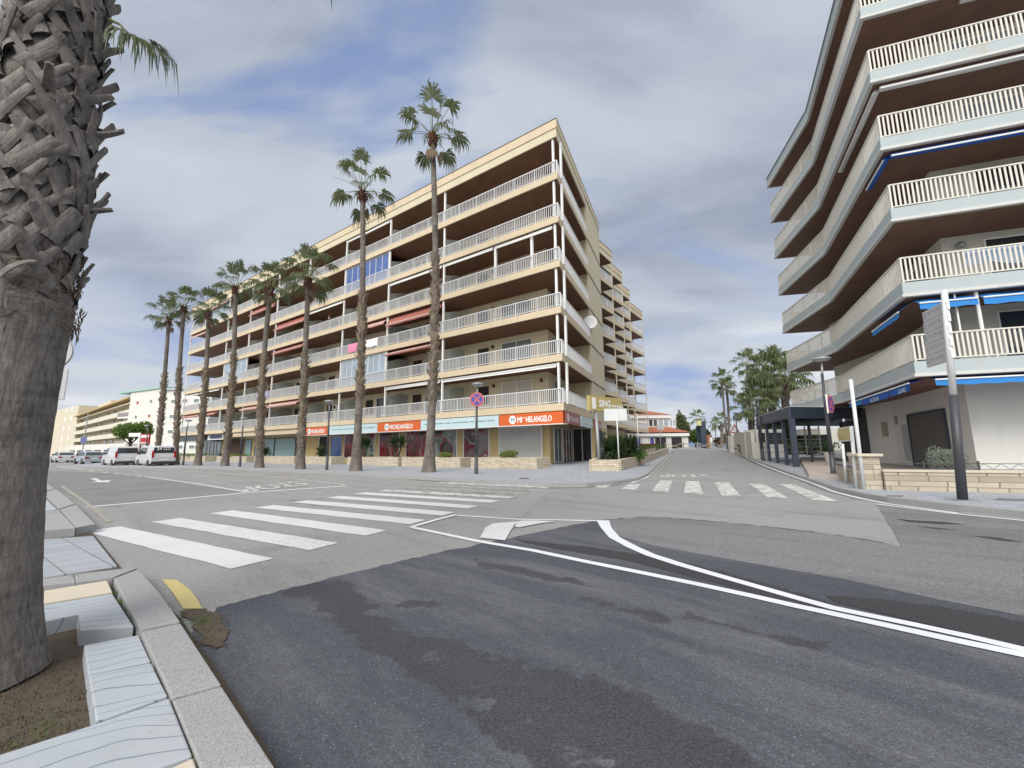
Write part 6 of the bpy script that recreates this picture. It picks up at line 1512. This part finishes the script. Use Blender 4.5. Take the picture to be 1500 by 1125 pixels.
# shop canopies behind vans, red sign
p=aty(212,652,62); q=aty(226,636,62); o=thing('red_billboard','red shop sign board with white lettering bands above the parked vans','sign',(aty(204,652,62).x,62,0),R(-20))
w_=(aty(226,640,62)-aty(204,640,62)).length; zb=aty(215,651,62).z; zt=aty(215,636,62).z
mb=MB(); mb.box(0,w_,-.1,.1,zb,zt); bo=mb.build('board',mat('bright_red_sign',(.45,.03,.035),.5,.1),o,bevel=.03); mb=MB(); mb.box(.1,w_-.1,-.13,-.102,zt-.5,zt-.15); mb.box(.1,w_-.1,-.13,-.102,zb+.15,zb+.3); mb.build('lettering',M['txt'],bo); mb=MB(); mb.box(.2,.35,-.05,.05,0,zb); mb.box(w_-.35,w_-.2,-.05,.05,0,zb); mb.build('leg',M['post'],o)
p=aty(200,680,60); o=thing('white_sign_post','thick white post with a flat white board beside the red sign','sign',(p.x,p.y,0)); zt=aty(200,634,60).z; mb=MB(); mb.tube([(0,0,0),(0,0,zt)],.14,10); mb.build('pole',M['white'],o); zl=aty(192,637,60).z; wl=(aty(200,637,60)-aty(184,637,60)).length; mb=MB(); mb.box(-wl,-.1,-.05,.05,zl-.25,zl+.25); mb.build('board',M['white'],o)
p=aty(118,680,75); o=thing('street_sign','small blue square sign on a thin tall pole at far left','sign',(p.x,p.y,0)); zt=aty(121,605,75).z; mb=MB(); mb.tube([(0,0,0),(.1,0,zt)],.08,8); mb.build('pole',M['grey'],o); z=aty(121,645,75).z; mb=MB(); mb.box(-.5,.6,-.12,-.08,z-.5,z+.6); mb.build('board',mat('slate_blue_sign',(.12,.14,.28),.5,.1),o)
# umbrella pine behind the cars
rng=random.Random(9); c=aty(189,660,66/1.05); c.z=0; root=thing('pine_tree','round-headed dark green pine standing behind the parked vans','tree',(c.x*1.05,c.y*1.05,0)); Yp=c.y*1.05; zc=aty(190,632,Yp).z; rx=(aty(214,632,Yp)-aty(163,632,Yp)).length/2; rz_=(aty(190,619,Yp).z-aty(190,648,Yp).z)/2
mb=MB(); mb.tube([(0,0,-.2),(.1,0,zc*.5),(0,0,zc)],[.25,.2,.12],8)
for k in range(5): a=k*1.3; mb.tube([(.05,0,zc*.55),(math.cos(a)*rx*.4,math.sin(a)*rx*.4,zc*.8),(math.cos(a)*rx*.6,math.sin(a)*rx*.6,zc)],[.1,.07,.04],6)
mb.build('trunk',M['barkb'],root); mb=MB(); leaves(mb,(0,0,zc),rx*.85,rx*.85,rz_*.8,1600,.22,rng)
for k in range(12): a=rng.uniform(0,6.28); q=rng.uniform(.3,.75); leaves(mb,(math.cos(a)*rx*q,math.sin(a)*rx*q,zc+rng.uniform(-.2,.5)*rz_),rx*.32,rx*.32,rz_*.45,260,.22,rng)
mb.build('crown',M['leaf'],root)
# ================================================================= end of the side street
# white restaurant with tiled roofs
Yr=86; gl=gz(20,Yr); Z=lambda px,py,Y=Yr: aty(px,py,Y)
root=thing('restaurant_building','two-storey white building with terracotta tiled roofs at the end of the side street','building',(0,0,0))
xa=Z(930,655).x; xb=Z(1009,655).x; xc=Z(991,655).x; zg=gl-.3
z1=Z(960,635).z; z2=Z(960,633.5).z; zl=Z(960,626.8).z; zu=Z(960,606.5).z; zr=Z(955,599).z
mb=MB(); mb.box(xa,xb,Yr,Yr+14,zg,z1); mb.box(xa,xc,Yr+2.5,Yr+14,z1+.001,zu); mb.build('wall',M['cwhite'],root)
mb=MB(); x0,x1=xa,xb; mb.add([(x0,Yr-.6,z2),(x1+.3,Yr-.6,z2),(xc,Yr+2.49,zl+.2),(x0,Yr+2.49,zl+.2),(x1+.3,Yr+12,z2),(xc,Yr+12,zl)],[(0,1,2,3),(1,4,5,2)]); mb.build('lower_roof',M['tile'],root)
xm=Z(948,600).x; mb=MB(); mb.add([(xa,Yr+2,zu+.01),(xc+.2,Yr+2,zu+.01),(xm,Yr+6,zr+.4),(xa,Yr+6,zr+.4),(xc+.2,Yr+12,zu+.01)],[(0,1,2,3),(1,4,2)]); mb.build('upper_roof',M['tile'],root)
mb=MB(); mb.box(xa,xc+.1,Yr+2.1,Yr+2.45,zu-.7,zu); mb.box(xa,xb+.1,Yr-.5,Yr-.3,z1-.55,z1); mb.build('fascia',M['white'],root)
zw0=Z(960,625.5).z+.15; zw1=Z(960,612.5).z
for k,(p0,p1,g) in enumerate(((950,963,M['glassd']),(964.5,979,M['glasssky']),(980.5,990,M['glasssky']))):
    mb=MB(); u0,u1=Z(p0,620,Yr+2.5).x,Z(p1,620,Yr+2.5).x; mb.box(u0,u1,Yr+2.42,Yr+2.495,zw0,zw1); o=mb.build('window',M['white'],root); 
    for j in range(2): w2=(u1-u0)/2; mb=MB(); mb.box(u0+w2*j+.12,u0+w2*(j+1)-.12,Yr+2.38,Yr+2.415,zw0+.15,zw1-.15); mb.build('pane',g,o)
for p0,p1,m in ((930,938,M['signblue']),(941,949,M['white']),(953,958,M['signblue']),(960,976,M['dark']),(984,999,M['dark'])):
    mb=MB(); mb.box(Z(p0,650).x,Z(p1,650).x,Yr-.06,Yr-.003,gl+.1,Z(960,641).z); mb.build('opening',m,root)
# distant palms
def fpalm(label,px,pyb,tx,ty,Y,r0,r1,cr,nf,seed,boots=(0,0),far=True,leafm=None,grp='palms at the street end',stk=0):
    b=aty(px,pyb,Y); b.z=gz(b.x,b.y) if b.z>-5 else 0; tp=aty(tx,ty,Y); return palm(label,None,None,r0,r1,0,seed,cr,nf,boots,far=far,loc=b,top=tp,group=grp,stk=stk,leafmat=leafm or M['palmfar'])
fpalm('left of the twin thin palms by the white wall, slightly taller',1066,662,1057.5,560,72,.22,.16,1.05,20,61)
fpalm('right of the twin thin palms by the white wall, slightly shorter',1067.5,662,1064.5,571,74,.25,.2,1.0,20,62)
fpalm('single tall thin palm rising above the palm grove',1101,650,1095,536,82,.25,.2,1.5,22,63)
fpalm('thick grove palm with a drooping crown left of the tall thin palm trunk',1113,660,1112,583,52,.4,.32,1.25,30,64,(.3,1))
fpalm('broad grove palm in the middle of the grove right of the tall thin palm',1131,660,1130,552,56,.45,.4,1.7,38,65,(.4,1))
fpalm('broad grove palm touching the curved building end',1152,660,1151,561,52,.45,.4,1.5,38,66,(.4,1))
fpalm('shaggy grove palm with hanging dead leaves nearest the pergola',1105,665,1100,601,50,.4,.35,1.1,30,67,(.2,1))
fpalm('dark grove palm leaning over the canopy in the grove',1122,660,1119,572,60,.4,.32,1.4,30,68,(.3,1))
fpalm('tiny far palm between the dark slab sign and the twin palms',1048,655,1048,624,150,.2,.15,1.3,14,69)
fpalm('small far bushy palm just left of the twin palms',1057,655,1057,620,115,.5,.4,1.3,20,70)
fpalm('small palm right behind the pale yellow street-end sign',1023,655,1022.5,615,120,.3,.25,1.3,18,71)
def tree(label,px,pyb,pyt,hwpx,Y,m,seed,cat='tree',name='leafy_tree',size=.35,n=1500):
    rng=random.Random(seed); c=aty(px,pyb,Y); c.z=gz(c.x,c.y); zt=aty(px,pyt,Y).z-c.z; rx=(aty(px+hwpx,pyb,Y)-aty(px,pyb,Y)).length
    root=thing(name,label,cat,c); mb=MB(); mb.tube([(0,0,-.2),(.1,0,zt*.4),(0,.1,zt*.8)],[.2,.15,.06],7)
    for k in range(5): a=rng.uniform(0,6.28); mb.tube([(.05,0,zt*.35),(math.cos(a)*rx*.5,math.sin(a)*rx*.5,zt*.65)],[.08,.03],5)
    mb.build('trunk',M['barkb'],root); mb=MB()
    for k in range(9): a=rng.uniform(0,6.28); q=rng.uniform(0,.65); leaves(mb,(math.cos(a)*rx*q,math.sin(a)*rx*q,zt*rng.uniform(.4,.85)),rx*.45,rx*.45,zt*.2,n//9,size,rng)
    mb.build('crown',m,root)
tree('olive-green tree beside the right end of the restaurant',1000,655,603,7.5,92,M['palmfar'],80); tree('olive-green tree lower part right of the restaurant',1008,655,620,6,98,M['palmfar'],81)
tree('dark round shrub tree left of the dark slab sign',1019,655,631,9,95,M['leaf'],82); tree('dark low tree right of the dark slab sign',1037,655,631,6,110,M['darkleaf'],83)
tree('brownish bare thicket behind the beach barrier',1052,655,640,10,118,M['deadleaf'],84); tree('bare brown bushes by the white wall end',1066,655,636,8,125,M['deadleaf'],85)
tree('dense dark green tree behind the pergola under the grove palms',1138,662,600,14,44,M['darkleaf'],86,n=3500,size=.25); tree('dark green tree filling the gap between pergola and curved building',1158,662,596,9,46,M['darkleaf'],87,n=2200,size=.25); tree('low green shrub behind the white wall',1093,662,640,10,60,M['leaf'],88)
# beach barrier of crossed timber
for k,(x0,x1) in enumerate(((975,1001),(1002,1042),(1044,1066))):
    Yb=84; a=aty(x0,656,Yb); b=aty(x1,656,Yb); g=gz(a.x,a.y); o=thing('timber_barrier',['left section of the crossed timber barrier before the restaurant','middle section of the crossed timber barrier closing the street','right section of the crossed timber barrier by the twin palms'][k],'barrier',(a.x,Yb,g),0,'crossed timber barriers')
    L=b.x-a.x; n=max(1,round(L/3)); mb=MB()
    for i in range(n): w_=L/n; mb.tube([(i*w_,0,0),((i+1)*w_,0,1.15)],.07,5); mb.tube([((i+1)*w_,.05,0),(i*w_,.05,1.15)],.07,5)
    mb.build('cross_bars',M['wood'],o); mb=MB(); 
    for i in range(n+1): mb.box(i*L/n-.07,i*L/n+.07,-.07,.07,-.1,1.25)
    mb.build('posts',M['wood'],o)
# promenade slab sign, yellow sign, brick pier
Ys=88
def blk(name,label,x0,x1,y0,y1,Y,d,m,cat):
    a=aty(x0,y1,Y); b=aty(x1,y0,Y); g=gz(a.x,Y); mb=MB(); mb.box(0,b.x-a.x,0,d,(a.z-g) if y1<650 else -.1,b.z-g); o=mb.build(name,m,None,bevel=.02); o.location=(a.x,Y,g); return tag(o,label,cat)
blk('slab_sign','tall blue-grey slab standing at the end of the side street',1028,1033.5,617,656,Ys,.6,M['navy'],'slab'); blk('slab_sign','second lower blue-grey slab just left of the tall one',1022.5,1026.5,624,648,Ys+1,.5,M['navy'],'slab')
blk('yellow_sign','small pale yellow square sign beside the blue-grey slabs',1021.5,1027,616,623.5,Ys-.5,.2,mat('pale_yellow_sign',(.55,.55,.22),.6,.05),'sign')
blk('brick_pier','orange brick pier right of the slabs',1034.5,1041,637,652,Ys+1,1,M['tile'],'pier'); blk('white_post','white gate post by the timber barrier',1041.2,1043,641,656,Ys-2,.3,M['white'],'post')
# white boundary wall on the right of the street
wp=[at(1072,664.5,.12)+Vector((.5,0,0)),at(1080,667,.12)+Vector((.4,0,0)),at(1102,671,.12)+Vector((.3,.2,0))]
root=thing('boundary_wall','pale grey panelled wall along the right side of the side street','wall',wp[0]); mb=MB(); q0,q1=wp[0],wp[2]; d=(q1-q0).normalized(); n=Vector((-d.y,d.x,0))*.12; zt=2.25
P=[q0-q0-n,q0-q0+n,q1-q0+n,q1-q0-n]; mb.add([v+Vector((0,0,-.4)) for v in P]+[v+Vector((0,0,zt)) for v in P],[(0,1,2,3),(4,7,6,5),(0,4,5,1),(1,5,6,2),(2,6,7,3),(3,7,4,0)]); mb.build('wall',M['wall_r'],root)
pq0=at(1100,671.5,.12)+Vector((.3,0,0)); pq1=at(1119,674,.12)+Vector((1.2,1.2,0))
wallline('low white rendered wall at the end of the pergola',[pq0,pq1],1.35,.2,M['cwhite'])
o=thing('window_kiosk','white kiosk with dark barred windows behind the low white wall','kiosk',pq0+Vector((1.2,1.5,0)),0); mb=MB(); mb.box(0,2.6,0,2,0,2.5); mb.build('wall',M['cwhite'],o)
for k in range(3): mb=MB(); mb.box(.15+k*.8,.75+k*.8,-.04,-.002,1.2,2.2); mb.build('window',M['glassd'],o)
b=at(1074,662,.12); 
for lb,x,y,h in (('white gate pillar at the street end wall',1070,661,1.9),):
    p=at(x,y,.12); mb=MB(); mb.box(-.35,.35,-.35,.35,-.3,h); o=mb.build('gate_pillar',M['cwhite'],None,bevel=.03); o.location=p+Vector((.3,0,0)); tag(o,lb,'pillar')
# low timber fence and posts beside the side street pavement
mb=MB(); o=thing('timber_fence','low row of pale wooden posts on the planter side of the street','fence',at(946,678,.12)); a=at(946,678,.12); b=at(968,667,.12)
for k in range(9): p=a.lerp(b,k/8)-a+Vector((-.6,0,0)); mb.box(p.x-.05,p.x+.05,p.y-.05,p.y+.05,p.z-.3,p.z+.85)
mb.build('posts',M['wood'],o)
o=thing('terrace_fence','dark red-brown terrace fence before the restaurant','fence',(Z(938,655,70).x,70,gz(10,70))); mb=MB(); L=Z(962,655,70).x-Z(938,655,70).x
for k in range(30): mb.box(k*L/30,k*L/30+.12,-.03,.03,0,1.1)
mb.box(0,L,.03,.08,.2,.3); mb.box(0,L,.03,.08,.9,1.0); mb.build('fence_panel',mat('brown_red_fence',(.16,.05,.035),.8,.2),o)
bush('small yellow-green hedge along the side terrace fence',(Z(952,655,66).x,66,gz(10,66)),3,.6,.7,900,.12,M['leaf'],90,name='hedge')
# far hills
mb=MB(); rr=random.Random(2); n=60
for i in range(n):
    a0=R(20+i*1.6-30); a1=R(20+(i+1)*1.6-30)
    h=lambda a: 22+9*math.sin(a*9)+6*math.sin(a*23+1)
    for A0,A1 in ((a0,a1),): mb.add([(900*math.sin(A0),900*math.cos(A0),-2),(900*math.sin(A1),900*math.cos(A1),-2),(940*math.sin(A1),940*math.cos(A1),h(A1)),(940*math.sin(A0),940*math.cos(A0),h(A0))],[(0,1,2,3)])
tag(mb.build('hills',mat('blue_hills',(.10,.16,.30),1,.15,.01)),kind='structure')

# garden seen through the pergola
def yz2(px,Y): v=aty(px,650,Y); return Vector((v.x,v.y,gz(v.x,v.y)))
a=yz2(1118,50); b=yz2(1192,44); wallline('pale garden wall seen through the pergola posts',[a,b],1.1,.25,M['cwhite'])
bush('dark green garden hedge seen through the pergola posts',yz2(1150,43),6,1.2,1.0,3000,.14,M['darkleaf'],95,name='hedge',lob=12)
a=yz2(1125,62); b=yz2(1200,55); root,L=facade_building('garden_house','low pale house wall behind the garden seen through the pergola',a,b,3.6,6,M['wall_r'],1,None)
for k in range(4): mb=MB(); mb.box(1+k*L/4.2,3.4+k*L/4.2,-.06,-.002,.8,2.8); mb.build('window',M['glassd'],root)
